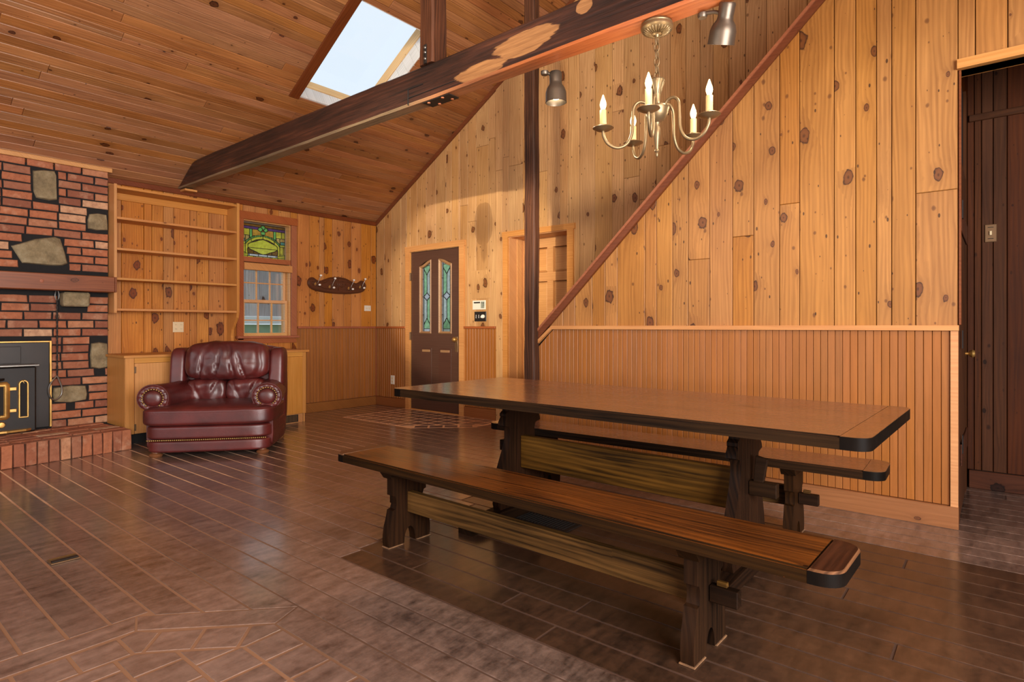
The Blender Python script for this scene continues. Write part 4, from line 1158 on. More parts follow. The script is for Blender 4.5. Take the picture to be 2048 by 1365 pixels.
# stove insert
si = empty('stove_insert', (CX, -4.3, HZ)); tag(si, 'black steel fireplace stove insert with brass trim and doors', 'stove')
def sb(name, x0, y0, z0, x1, y1, z1, mat, par=None, bev=.003): return box(name, x0-CX, y0+4.3, z0-HZ, x1-CX, y1+4.3, z1-HZ, mat, par or si, bev)
HT = HZ+.006
sb('surround_panel', .101, -4.94, HT, .118, -3.662, .932, M['black_steel'])
sb('brass_edge', .101, -3.661, HT, .128, -3.646, .946, M['brass'], bev=.002)
sb('brass_edge', .101, -4.94, .933, .128, -3.662, .946, M['brass'], bev=.002)
body = sb('firebox', .119, -4.78, HT+.0, .30, -3.79, .735, M['black_iron'], bev=.012)
sb('top_shelf', .119, -4.85, .737, .33, -3.775, .752, M['chrome'], bev=.003)
sb('upper_panel', .1185, -4.75, .756, .126, -3.86, .90, M['black_steel'])
bm = bmesh.new(); prism_into(bm, [(-.30, 0), (.30, 0), (.26, .07), (.22, .09), (-.22, .09), (-.26, .07)], 0, .02, .004)
from_bm('hood', bm, M['black_iron'], si, frame((.30-CX, -.0, .645-HZ), (0, 1, 0), (1, 0, 0)))
sb('hood_trim', .391, -4.52, .640, .398, -4.06, .652, M['brass'], bev=.002)
def arch(w, z0, z1, r):
    P = [(-w, z0), (w, z0), (w, z1-r)]+[(w-r+r*math.cos(t), z1-r+r*math.sin(t)) for t in [PI/2*k/5 for k in range(1, 6)]]+[(-w+r+r*math.cos(t), z1-r+r*math.sin(t)) for t in [PI/2+PI/2*k/5 for k in range(0, 5)]]+[(-w, z1-r)]
    return P
def ringplate(name, P, wdt, d, mat, parent, mtx):
    bm = bmesh.new(); P = [V(p) for p in P]
    if area2(P) < 0: P = P[::-1]
    O = [P, inset(P, wdt*.3), inset(P, wdt*.75), inset(P, wdt)]
    Z = [0, d, d, 0]
    rows = [[bm.verts.new((p.x, p.y, zz)) for p in R] for R, zz in zip(O, Z)]
    n = len(P)
    for a, b in zip(rows, rows[1:]):
        for i in range(n): bm.faces.new((a[i], a[(i+1) % n], b[(i+1) % n], b[i]))
    return auto(from_bm(name, bm, mat, parent, mtx), 50)
FR = lambda y, z, x=.3005: frame((x-CX, y+4.3, z-HZ), (0, 1, 0), (0, 0, 1))
# side vent with arched brass frame
ringplate('vent_frame', arch(.036, .0, .32, .036), .015, .012, M['brass'], si, FR(-3.878, .305))
prism('vent_glass', arch(.028, .008, .312, .028), 0, .003, M['darkslot'], si, b=0, mtx=FR(-3.878, .305))
# door with brass frame, glass, hinge arms
for yc, s_ in ((-4.12, 1),):
    ringplate('door_frame', [(-.17, 0), (.13, 0), (.155, .02), (.155, .29), (.135, .315), (-.17, .315)], .045, .016, M['brass'], si, FR(yc, .30))
    prism('door_glass', [(-.14, .035), (.115, .035), (.115, .28), (-.14, .28)], 0, .004, M['darkslot'], si, b=0, mtx=FR(yc, .30))
    for zz in (.06, .24): prism('hinge_arm', [(0, 0), (.045, 0), (.045, .028), (0, .028)], .003, .016, M['brass'], si, b=.003, mtx=FR(yc+.15, .30+zz))
    lathe('latch_disc', [(0, .02), (.02, .018), (.026, .008), (.026, 0)], M['brass'], si, 16, FR(-4.02, .262))
bm = bmesh.new(); prism_into(bm, [(-.42, 0), (.47, 0), (.47, .02), (.43, .055), (.3, .075), (-.42, .075)], 0, .018, .004)
from_bm('ash_lip', bm, M['brass'], si, frame((.30-CX, .02-.02, .215-HZ), (0, 1, 0), (1, 0, 0)) @ Matrix.Identity(4))

# twisted iron cooking fork hanging on the chimney
it = empty('iron_hanging_fork', (.152, -3.613, .42)); tag(it, 'long twisted iron fork hanging from chimney by its loop', 'fireplace tool')
tube('handle_loop', [V((0, .012*math.sin(t)*1.2, .93-.0+.045*math.cos(t)+(.0))) for t in [2*PI*k/16 for k in range(16)]], .004, M['chrome'], it, 6, True)
bm = bmesh.new()
for s_ in (0, PI):
    tube_into(bm, [V((.003*math.cos(z*70+s_), .003*math.sin(z*70+s_), z)) for z in [.885-(.885-.215)*k/60 for k in range(61)]], .005, 5)
from_bm('twisted_shank', bm, M['black_iron'], it, None, True)
loop = spline([(0, 0, .215), (0, -.045, .15), (0, -.062, .085), (0, -.045, .02), (0, -.01, .0), (0, .03, .04), (0, .036, .1), (0, .02, .16), (0, 0, .215)], 5)
tube('bottom_loop', loop, .007, M['chrome'], it, 6)
tube('shank_ring', [V((.004, .014*math.sin(t), .74+.022*math.cos(t))) for t in [2*PI*k/12 for k in range(12)]], .002, M['black_iron'], it, 5, True)
lathe('nail', [(0, .05), (.005, .049), (.005, 0)], M['black_iron'], it, 8, frame((-.045, 0, .975), (0, 1, 0), (0, 0, 1)))

# ------------------------------------------------------------------ bookcase and low cabinet
bc = empty('bookcase', (.02, -2.6, .83)); tag(bc, 'open pine bookcase of five shelves hung left of window', 'bookcase')
def bb(name, x0, y0, z0, x1, y1, z1, mat, par=None, bev=.002): 
    # local frame with x along the board (Y world)
    o = box(name, y0+2.6, -(x1-.02), z0-.83, y1+2.6, -(x0-.02), z1-.83, mat, par or bc, bev)
    o.matrix_basis = frame((0, 0, 0), (0, 1, 0), (-1, 0, 0)); return o
def upright(name, pts, y0, y1, mat, par):
    bm = bmesh.new(); prism_into(bm, pts, 0, y1-y0, .0015)
    o = from_bm(name, bm, mat, par); return o
# left side stops below the lowest shelf, right side runs to the cabinet with a scrolled foot
P = [(.004, 1.20), (.235, 1.20), (.24, 1.22), (.24, 2.412), (.004, 2.412)]
def side(pts, y0, y1):
    bm = bmesh.new(); prism_into(bm, [(p[1]-.83, -(p[0]-.02)) for p in pts], 0, y1-y0, .0015)
    # local x = up, local y = -X, local z = up x -X = -Y
    return from_bm('side_panel', bm, M['shelf'], bc, frame((0, y1+2.6, 0), (0, 0, 1), (-1, 0, 0)))
side(P, -3.2, -3.177)
side([(.004, .83), (.10, .83), (.115, .90), (.10, .97), (.12, 1.04), (.17, 1.10), (.225, 1.17), (.24, 1.23), (.24, 2.412), (.004, 2.412)], -2.045, -2.018)
bb('top_board', .004, -3.176, 2.372, .24, -2.046, 2.395, M['shelf'])
bb('back_rail', .004, -3.176, 2.305, .022, -2.046, 2.371, M['shelf'])
for z in (2.106, 1.815, 1.534, 1.243): bb('shelf', .004, -3.176, z-.022, .238, -2.046, z, M['shelf'])

cb = empty('low_cabinet', (.02, -2.3, 0)); tag(cb, 'long low pine cabinet under the bookcase and window', 'cabinet')
def cbx(name, x0, y0, z0, x1, y1, z1, mat=None, par=None, bev=.002):
    o = box(name, z0, -(x1-.02), -(y1+2.3), z1, -(x0-.02), -(y0+2.3), mat or M['cab'], par or cb, bev)   # grain upright
    o.matrix_basis = frame((0, 0, 0), (0, 0, 1), (-1, 0, 0)); return o
cbx('end_panel', .124, -3.222, .0, .579, -3.202, .787); cbx('end_panel', .022, -1.455, .0, .579, -1.436, .787)
cbx('face_frame', .58, -3.222, .1, .6, -3.15, .787); cbx('face_frame', .58, -1.475, .1, .6, -1.436, .787)
o = prism('top', [(-3.236+2.3, -(.615-.02)), (-1.405+2.3, -(.615-.02)), (-1.405+2.3, -(.024-.02)), (-3.196+2.3, -(.024-.02)), (-3.196+2.3, -(.124-.02)), (-3.236+2.3, -(.124-.02))], .789, .812, M['shelf'], cb, .003); o.matrix_basis = frame((0, 0, 0), (0, 1, 0), (-1, 0, 0))
o = box('face_frame', -3.149+2.3, -(.6-.02), .74, -1.476+2.3, -(.58-.02), .787, M['cab'], cb, .001); o.matrix_basis = frame((0, 0, 0), (0, 1, 0), (-1, 0, 0))
ds = [-3.149, -2.74, -2.32, -1.90, -1.476]
for i, (a, b) in enumerate(zip(ds, ds[1:])):
    d_ = cbx('door', .584, a+.002, .102, .604, b-.002, .738)
    # hinges as pieces of the door
    for z in (.16, .68):
        h = box('hinge', z-.03, -(.61-.02), -(a+.012+2.3), z+.03, -(.6045-.02), -(a-.004+2.3), M['dull'], d_, .001)
        h.matrix_basis = Matrix.Identity(4)
o = boxes('toe_kick', [(.45, -3.2, .0, .5, -1.95, .099)], M['darkslot'], cb); o.location = (-.02, 2.3, 0)
o = boxes('vent_box', [(.42, -1.95, .0, .575, -1.46, .099)], M['cab'], cb, .002); o.location = (-.02, 2.3, 0)
vg = empty('vent_grille', (.557, .57, .05)); vg.parent = cb
box('grille_frame', 0, -.21, -.04, .004, .21, .04, M['darkslot'], vg, 0)
for i in range(26): box('louvre', .0045, -.2+i*.0154, -.034, .008, -.2+i*.0154+.008, .034, M['dull'], vg, 0)

# ------------------------------------------------------------------ wall plates and coat rack
def plate(name, lab, cat, loc, ax, w, h, mat, marks, group=None):
    """wall plate: ax is the horizontal axis, marks are (x, z, w, h, depth, mat, part name)"""
    o = empty(name, loc); tag(o, lab, cat, group)
    f = frame((0, 0, 0), ax, (0, 0, 1))
    prism('cover', [(-w/2, -h/2), (w/2, -h/2), (w/2, h/2), (-w/2, h/2)], .0008, .007, mat, o, b=.003, mtx=f)
    for (x, z, ww, hh, d, m_, nm) in marks:
        prism(nm, [(x-ww/2, z-hh/2), (x+ww/2, z-hh/2), (x+ww/2, z+hh/2), (x-ww/2, z+hh/2)], .0072, .0072+d, m_, o, b=min(.001, d/2), mtx=f)
    return o
OUT = lambda x: [(x, .022, .03, .028, .002, M['ivory'], 'socket'), (x, -.022, .03, .028, .002, M['ivory'], 'socket'), (x-.006, .024, .003, .01, .0026, M['darkslot'], 'slot'), (x+.006, .024, .003, .01, .0026, M['darkslot'], 'slot'), (x-.006, -.020, .003, .01, .0026, M['darkslot'], 'slot'), (x+.006, -.020, .003, .01, .0026, M['darkslot'], 'slot')]
plate('wall_outlet', 'cream duplex outlet low on the wainscot beside brown door', 'outlet', (.357, -.004, .36), (1, 0, 0), .075, .118, M['white'], OUT(0))
plate('double_outlet', 'cream double outlet on pine boards above the low cabinet', 'outlet', (0, -2.548, 1.067), (0, 1, 0), .105, .108, M['ivory'], OUT(-.025)+OUT(.025))
plate('light_switch_plate', 'small cream switch plate right of the coat rack', 'switch', (0, -.147, 1.321), (0, 1, 0), .105, .075, M['white'], [(-.02, 0, .035, .012, .002, M['ivory'], 'toggle'), (.022, 0, .02, .03, .002, M['ivory'], 'toggle')])
plate('thermostat', 'white thermostat with grey display right of brown door', 'thermostat', (1.925, 0, 1.325), (1, 0, 0), .205, .108, M['white'], [(.06, 0, .055, .075, .003, M['screen'], 'display'), (-.03, .028, .1, .016, .002, M['darkslot'], 'label_strip')])
o = plate('dimmer_panel', 'black switch panel with white knob under the thermostat', 'switch', (1.945, 0, 1.19), (1, 0, 0), .185, .115, M['blackplate'], [(-.065, 0, .012, .04, .006, M['chrome'], 'toggle'), (-.022, 0, .012, .04, .006, M['chrome'], 'toggle'), (.015, -.006, .012, .022, .004, M['white'], 'toggle')])
lathe('knob', [(0, .024), (.018, .022), (.022, .016), (.022, 0)], M['porcelain'], o, 18, frame((.05, -.0072, .0), (1, 0, 0), (0, 0, 1)))
plate('hall_switch_plate', 'bronze switch plate on the dark hallway boards', 'switch', (6.583, -.12, 1.683), (1, 0, 0), .062, .116, M['dull'], [(0, .0, .012, .026, .01, M['ivory'], 'toggle'), (0, .038, .03, .004, .0006, M['darkslot'], 'lettering'), (0, -.036, .03, .004, .0006, M['darkslot'], 'lettering')])
# square repair patch let into the gable boards
pp = prism('wall_patch', [(0, 0), (.33, 0), (.33, .3), (0, .3)], .0012, .004, M['pine_gable'], None, b=.002, mtx=frame((2.105, 0, 1.4), (0, 0, 1), (-1, 0, 0)))
tag(pp, 'square pine patch in the gable boards above thermostat', 'wall patch')

cr_ = empty('coat_rack', (0, -.62, 1.6)); tag(cr_, 'carved dark wooden coat rack with white porcelain hooks', 'coat rack')
half = [(0.0, -.105), (.16, -.10), (.26, -.088), (.33, -.078), (.40, -.05), (.435, .0), (.43, .05), (.395, .085), (.35, .085), (.315, .062), (.27, .05), (.20, .072), (.11, .104), (0, .115)]
P = [(-x, z) for x, z in half[::-1]]+half[1:-1]
P = [V((p[0], p[1])) for p in P]
P2 = [V((p.x, p.y, 0)) for p in P]; P2 = spline(P2, 3, True); P2 = [V((p.x, p.y)) for p in P2]
f = frame((0, 0, 0), (0, 1, 0), (0, 0, 1))
prism('backplate', P2, .001, .022, M['rack'], cr_, b=.006, mtx=f)
if area2(P2) < 0: P2 = P2[::-1]
bm = bmesh.new(); I = inset(P2, .016); tube_into(bm, [V((p.x, p.y, .022)) for p in I], .004, 6, True)
for sx in (-1, 1):
    for cx, cz, r0, t0_ in ((.055, .015, .055, 0), (.36, .02, .04, 1.5)):
        tube_into(bm, [V((sx*(cx+r0*(1-k/26)*math.cos(t0_+k*.42)), cz+r0*(1-k/26)*math.sin(t0_+k*.42), .022)) for k in range(24)], .0045, 6)
    tube_into(bm, spline([V((sx*.1, -.05, .022)), V((sx*.2, -.045, .022)), V((sx*.28, -.02, .022)), V((sx*.3, -.03, .022))], 5), .004, 6)
    tube_into(bm, spline([V((sx*.12, .07, .022)), V((sx*.2, .03, .022)), V((sx*.27, .0, .022))], 5), .004, 6)
tube_into(bm, [V((0, .1, .022)), V((0, -.06, .022))], .004, 6)
bmesh.ops.recalc_face_normals(bm, faces=bm.faces)
from_bm('carved_scrolls', bm, M['rack'], cr_, f, True)
for hy, hz in ((-.335, .005), (-.13, -.02), (.155, -.025), (.335, .0)):
    h = empty('coat_hook', (.022, hy, hz)); h.parent = cr_
    prism('rose', [(.014*math.cos(t), .02*math.sin(t)) for t in [2*PI*k/10 for k in range(10)]], 0, .004, M['brass'], h, b=.001, mtx=f)
    tube('upper_arm', spline([(.003, 0, .0), (.03, .01, .005), (.05, .02, .05), (.07, .035, .095)], 5), .0035, M['chrome'], h, 6)
    tube('lower_arm', spline([(.003, 0, -.01), (.03, .006, -.024), (.055, .02, -.016)], 5), .0035, M['chrome'], h, 6)
    for nm, p in (('upper_knob', (.07, .035, .105)), ('lower_knob', (.06, .024, -.012))):
        lathe(nm, [(0, .014), (.011, .012), (.0165, .003), (.015, -.006), (.005, -.012), (0, -.013)], M['porcelain'], h, 14, T3(*p))

# ------------------------------------------------------------------ armchair
ac = empty('armchair', (1.592, -2.94, 0), math.radians(50.3)); ac.scale = (1.045, 1.02, .985); tag(ac, 'burgundy leather armchair with rolled arms and brass nailheads', 'armchair')
LE = M['leather']
def wr(c, k, a): return mnoise.noise(c*k)*a
# base: two padded bands above the feet, front edge bowed
def bandfn(u, c):
    if u.y < 0: c = V((c.x, c.y-.012*(1-u.x*u.x), c.z))
    return c+V((0, -wr(c, 9, .003), 0))
soft('lower_band', 0, .40, .088, .462, .39, .055, LE, ac, 9, 16, bandfn)
soft('upper_band', 0, .40, .205, .468, .395, .062, LE, ac, 9, 16, bandfn)
def cushfn(u, c):
    crown = .022*(1-min(1, abs(u.x))**3)*(1-min(1, abs(u.y))**3)
    z = c.z+(crown if u.z > 0 else 0)
    pipe = .004 if .55 < u.z < .8 else 0
    d = V((0, 0, wr(V((c.x*9, c.y*4, 1)), 1, .006) if u.z > .2 else 0))
    return V((c.x*(1+pipe), c.y*(1+pipe), z))+d
soft('seat_cushion', 0, .295, .335, .490, .330, .078, LE, ac, 7, 26, cushfn)
tube('seat_piping', [V((.472*math.copysign(abs(math.cos(t))**.28, math.cos(t)), .295+.318*math.copysign(abs(math.sin(t))**.28, math.sin(t)), .398)) for t in [2*PI*k/72 for k in range(72)]], .0035, LE, ac, 6, True)
# arms
for sx in (-1, 1):
    cx, cz, R = .425, .485, .118
    prof = [(.30, .27), (.31, .38)]
    prof += [(cx+R*math.cos(t), cz+R*math.sin(t)) for t in [PI*1.02-(PI*1.28)*k/14 for k in range(15)]]
    prof += [(.47, .36), (.475, .25), (.475, .15), (.47, .065), (.36, .065)]
    bm = bmesh.new(); rows = []
    ys = [.095, .105, .12, .2, .32, .45, .58, .70, .78]
    for i, y in enumerate(ys):
        k = {0: .93, 1: .985}.get(i, 1.0)
        lift = .012*math.sin(PI*(y-.1)/.7)
        tp = .085*(y-.095)/.685
        rows.append([bm.verts.new((sx*((x-cx)*k+cx-(tp if z > .3 else tp*.25)), y, (z-cz)*k+cz-(lift if z > .4 else 0))) for x, z in prof])
    n = len(prof)
    for a, b in zip(rows, rows[1:]):
        for i in range(n): bm.faces.new((a[i], a[(i+1) % n], b[(i+1) % n], b[i]))
    bm.faces.new(rows[0]); bm.faces.new(rows[-1][::-1])
    bmesh.ops.recalc_face_normals(bm, faces=bm.faces)
    bmesh.ops.subdivide_edges(bm, edges=[e for e in bm.edges if e.calc_length() > .06], cuts=1, use_grid_fill=True)
    arm = auto(from_bm('arm', bm, LE, ac), 45)
    fr = frame((sx*cx, .0945, cz), (1, 0, 0), (0, 0, 1))
    # pleated facing ring, raised button, nailheads, welt
    bm = bmesh.new(); N = 60; rr = []
    for q_, d in ((.112, .0), (.104, .012), (.085, .014), (.07, .004)):
        rr.append([bm.verts.new((q_*math.cos(2*PI*k/N), q_*math.sin(2*PI*k/N), d+(.0035*math.cos(2*PI*k/N*15) if .08 < q_ < .108 else 0))) for k in range(N)])
    for a, b in zip(rr, rr[1:]):
        for k in range(N): bm.faces.new((a[k], a[(k+1) % N], b[(k+1) % N], b[k]))
    fc = from_bm('arm_facing', bm, LE, ac, fr, True)
    lathe('facing_button', [(0, .026), (.03, .024), (.052, .017), (.066, .006), (.068, 0)], LE, fc, 28)
    bm = bmesh.new()
    for k in range(20):
        t = PI*1.28-(PI*1.56)*k/19
        lathe_into(bm, [(.0098, 0), (.008, .0055), (0, .0085)], 8, T3(.077*math.cos(t), .077*math.sin(t), .007))
    nh = from_bm('nailhead_trim', bm, M['nail'], fc, None, True)
    tube('arm_welt', [V((.114*math.cos(t), .114*math.sin(t), .0)) for t in [PI*1.25-(PI*1.5)*k/30 for k in range(31)]], .0045, LE, fc, 6)
# back: outer shell, wings, pillow, lumbar pads
def backfn(u, c): 
    y = c.y+(c.z*.12)
    return V((c.x*(1-.03*max(0, u.z)), y, c.z+(.016*(1-u.x*u.x) if u.z > 0 else 0)))
soft('back_shell', 0, .735, .49, .468, .085, .405, LE, ac, 8, 18, backfn)
for sx in (-1, 1):
    soft('wing', sx*.405, .67, .665, .068, .12, .225, LE, ac, 4.5, 14, lambda u, c: V((c.x, c.y+c.z*.12, c.z)))
def pil(u, c):
    y = c.y; z = c.z
    w = 0
    if u.y < .2:
        # gathered folds running down from the top and up from the lower edge
        fold = math.sin(c.x*34+3*mnoise.noise(V((c.x*6, c.z*9, 0))))
        w = .014*max(0, fold)**2*(.4+.6*abs(u.z))
        w += mnoise.noise(V((c.x*16, c.z*11, 4)))*.010
        for fx, fs in ((-.07, .5), (.055, -.35), (.13, -.6), (-.2, .3)):
            dd = c.x-fx-fs*(c.z+.05)*.5
            w += .030*math.exp(-(dd/.010)**2)*math.exp(-((c.z+.06)/.13)**2)
    puff = .03*(1-u.x*u.x)*(1-u.z*u.z)
    return V((c.x, y+w-puff*(1 if u.y < 0 else 0)+c.z*.12, z+(.018*(1-u.x**2)+mnoise.noise(V((c.x*13, 3, 1)))*.010 if u.z > 0 else 0)))
soft('back_pillow', .01, .585, .765, .345, .115, .170, LE, ac, 4.2, 44, pil)
def lum(u, c):
    w = 0
    if u.y < .2:
        w = mnoise.noise(V((c.x*15, c.z*13, 9)))*.016+.018*math.exp(-((c.x-.05-c.z*.5)/.012)**2)+.012*math.exp(-((c.x+.07+c.z*.4)/.012)**2)
    return V((c.x, c.y+w, c.z))
for cx in (-.155, .165): soft('lumbar_pad', cx, .575, .495, .165, .105, .115, LE, ac, 4, 22, lum)
for fx, fy in ((-.39, .06), (.40, .06), (-.39, .72), (.40, .72)):
    lathe('bun_foot', [(0, 0), (.040, 0), (.048, .010), (.05, .018), (.044, .028), (.03, .034), (.03, .05), (0, .05)], M['foot'], ac, 20, T3(fx, fy, .0))
bm = bmesh.new()
for k in range(58):
    x = -.432+.864*k/57
    lathe_into(bm, [(.0085, 0), (.007, .0055), (0, .0075)], 8, frame((x, .003-.012*(1-(x/.46)**2), .146), (1, 0, 0), (0, 0, 1)))
from_bm('nailhead_trim', bm, M['nail'], ac, None, True)

# ------------------------------------------------------------------ chandelier
cl = empty('chandelier', (5.375, -2.506, BZ-.005)); tag(cl, 'antique gold five arm candle chandelier hanging from beam', 'chandelier')
BR = M['bronze']
cano = lathe('canopy', [(0, -.066), (.009, -.066), (.012, -.054), (.022, -.050), (.052, -.041), (.068, -.033), (.075, -.025), (.075, -.015), (.071, -.010), (.073, -.006), (.070, .0)], BR, cl, 32)
bm = bmesh.new()
for k in range(26):
    t = 2*PI*k/26
    tube_into(bm, [V((r*math.cos(t), r*math.sin(t), z)) for r, z in ((.024, -.0505), (.052, -.0420), (.066, -.0345))], .0035, 5)
from_bm('fluting', bm, BR, cano, None, True)
for k in range(6):
    z = -.078-k*.034
    a = 0 if k % 2 else PI/2
    P = [V((math.cos(a)*.012*math.sin(t), math.sin(a)*.012*math.sin(t), z+.023*math.cos(t))) for t in [2*PI*j/14 for j in range(14)]]
    tube('chain_link', P, .0034, BR, cl, 6, True)
col = lathe('centre_column', [(0, -.262), (.006, -.256), (.024, -.262), (.036, -.266), (.038, -.272), (.033, -.282), (.026, -.298), (.020, -.32), (.016, -.345), (.0145, -.37), (.015, -.385), (.02, -.392), (.055, -.395), (.058, -.402), (.053, -.412), (.05, -.43), (.04, -.452), (.022, -.465), (.014, -.47), (.011, -.485), (.016, -.5), (.017, -.52), (.013, -.545), (.009, -.575), (.007, -.595), (.011, -.6), (.011, -.606), (.005, -.612), (.006, -.62), (.004, -.63), (0, -.634)], BR, cl, 24)
bm = bmesh.new()
for k in range(10):
    t = 2*PI*k/10
    tube_into(bm, [V((r*math.cos(t), r*math.sin(t), z)) for r, z in ((.018, -.335), (.024, -.305), (.031, -.285), (.037, -.271))], [.001, .0022, .003, .0026], 6)
from_bm('flute_ribs', bm, BR, col, None, True)
cdir = math.atan2(-5.11+2.506, 6.63-5.375)
for k in range(5):
    phi = math.radians(-8+72*k)
    an = cdir+phi
    e = V((math.cos(an), math.sin(an), 0))
    pts = [(.035, -.40), (.055, -.375), (.085, -.37), (.108, -.395), (.113, -.45), (.118, -.52), (.142, -.568), (.185, -.585), (.228, -.567), (.25, -.53), (.253, -.505)]
    pp_ = spline([e*r+V((0, 0, z)) for r, z in pts], 5)
    arm = tube('arm', pp_, .0074, BR, cl, 8)
    c0 = e*.253+V((0, 0, -.505))
    lathe('drip_pan', [(0, 0), (.012, 0), (.034, .006), (.047, .014), (.050, .015), (.048, .0175), (.03, .011), (.012, .008), (.012, .018), (.019, .02), (.019, .03), (0, .03)], BR, arm, 24, T3(*c0))
    cs = lathe('candle_sleeve', [(0, .03), (.0155, .03), (.0155, .10), (.013, .1015), (0, .1015)], M['candle'], arm, 16, T3(*c0))
    lathe('bulb', [(0, .102), (.009, .103), (.014, .118), (.0155, .128), (.013, .142), (.008, .156), (.003, .172), (0, .176)], M['bulb'], arm, 14, T3(*c0))
    l = bpy.data.lights.new('chandelier_bulb_light', 'POINT'); l.energy = 3.0; l.color = (1.0, .80, .54); l.shadow_soft_size = .02
    lo = bpy.data.objects.new('chandelier_bulb_light', l); link(lo, cl); lo.location = c0+V((0, 0, .135))+e*.03

# ------------------------------------------------------------------ spot lamps on the beam, and assumed or added unseen ones on the rear wall
def spot(lab, x, y, z, aim, arm_from, power, cone, lit, soft_=.03):
    o = empty('spot_lamp', (x, y, z)); tag(o, lab, 'lamp', 'spot lamps on the tie beam')
    d = V(aim).normalized()
    q_ = d.to_track_quat('-Z', 'Y').to_matrix().to_4x4()
    lathe('shade', [(.0, .115), (.032, .115), (.036, .108), (.034, .06), (.036, .045), (.05, .025), (.058, .0), (.059, -.05), (.06, -.055), (.057, -.056), (.055, -.05), (.054, .0), (.046, .022), (.0, .03)], M['lamp_metal'], o, 30, q_)
    if lit:
        lathe('bulb', [(0, -.035), (.02, -.033), (.036, -.022), (.04, -.008), (.036, .01), (.02, .018), (0, .02)], M['bulb_spot'], o, 20, q_)
    else:
        lathe('bulb', [(0, -.03), (.02, -.028), (.036, -.018), (.04, -.006), (.036, .01), (.02, .018), (0, .02)], M['bulb_spot'], o, 20, q_)
    a = V(arm_from)-V((x, y, z))
    tube('swivel_arm', [q_ @ V((0, 0, .07)), (q_ @ V((0, 0, .07))).lerp(a, .5)+V((0, 0, .008)), a], .009, M['lamp_metal'], o, 8)
    lathe('base_mount', [(0, -.02), (.018, -.02), (.022, -.012), (.022, .0), (0, 0)], M['lamp_metal'], o, 14, Matrix.Translation(a))
    l = bpy.data.lights.new('spot_lamp_light', 'SPOT'); l.energy = power; l.color = (1.0, .86, .65); l.spot_size = math.radians(cone); l.spot_blend = .35; l.shadow_soft_size = soft_
    lo = bpy.data.objects.new('spot_lamp_light', l); link(lo, o); lo.matrix_basis = Matrix.Translation(d*.06) @ q_
spot('small metal spot lamp behind the beam beside the stair post', 4.705, -2.385, 2.385, (.0, .03, -1), (4.66, -2.43, 2.502), 22, 150, True)
spot('metal spot lamp hanging right of the chandelier', 5.665, -2.44, 2.405, (-.34, .36, -1), (5.58, -2.465, 2.502), 10, 120, False)
spot('assumed unseen metal spot lamp on the rear wall, aimed at the brown door', 7.0, -8.05, 2.3, (-5.15, 8.05, -.72), (7.05, -8.18, 2.36), 3200, 16, False)  # assumed lamp out of view, making the lit patch around the door
spot('added unseen spot lamp high on the rear wall, brightening the gable', 7.0, -8.05, 3.55, (-4.7, 8.05, -.55), (7.05, -8.18, 3.6), 1700, 24, False, .45)  # extra lamp added out of view to lift the upper gable wall

# ------------------------------------------------------------------ trestle table and benches
def two_tone(o, mside, zt):
    """top faces keep the top stain, the sides carry the dark edge stain"""
    o.data.materials.append(mside)
    o.data.materials.append(M['worn_edge'])
    for p in o.data.polygons: p.material_index = 0 if p.normal.z > .97 else (2 if p.normal.z > .1 else 1)
def plank_top(L_, W_, H_, zt, mtop, mend, parent, r=.05):
    """boards between breadboard ends; local x is the length, y the width"""
    e = .085
    n = 3 if W_ > .5 else 1
    w = W_/n
    for i in range(n):
        bm = bmesh.new(); add_box(bm, -L_/2+e, -W_/2+i*w+.0004, zt-H_, L_/2-e, -W_/2+(i+1)*w-.0004, zt, 0)
        es = [ed for ed in bm.edges if abs(ed.verts[0].co.z-zt) < 1e-5 and abs(ed.verts[1].co.z-zt) < 1e-5 and abs(ed.verts[0].co.y-ed.verts[1].co.y) < 1e-5 and abs(abs(ed.verts[0].co.y)-W_/2) < .002]
        if es: bmesh.ops.bevel(bm, geom=es, offset=.006, segments=2, affect='EDGES')
        two_tone(from_bm('top_board', bm, mtop, parent), M['stretch_edge'], zt)
    for s_ in (-1, 1):
        P = [(s_*(L_/2-e+.0005), -W_/2), (s_*(L_/2-r), -W_/2)]+[(s_*(L_/2-r+r*math.sin(t)), -W_/2+r-r*math.cos(t)) for t in [PI/2*k/6 for k in range(1, 7)]]
        P += [(s_*(L_/2-r+r*math.cos(t)), W_/2-r+r*math.sin(t)) for t in [PI/2*k/6 for k in range(0, 7)]]+[(s_*(L_/2-e+.0005), W_/2)]
        bm = bmesh.new(); prism_into(bm, P, zt-H_, zt+(0 if mend is mtop else .0005), .0012 if mend is mtop else .006)
        o = from_bm('breadboard_end', bm, mend, parent)
        two_tone(o, M['black_edge'], zt)
        if mend is not mtop:      # grain runs across
            o.data.transform(Matrix.Rotation(-PI/2, 4, 'Z')); o.matrix_basis = Matrix.Rotation(PI/2, 4, 'Z')
        auto(o, 40)
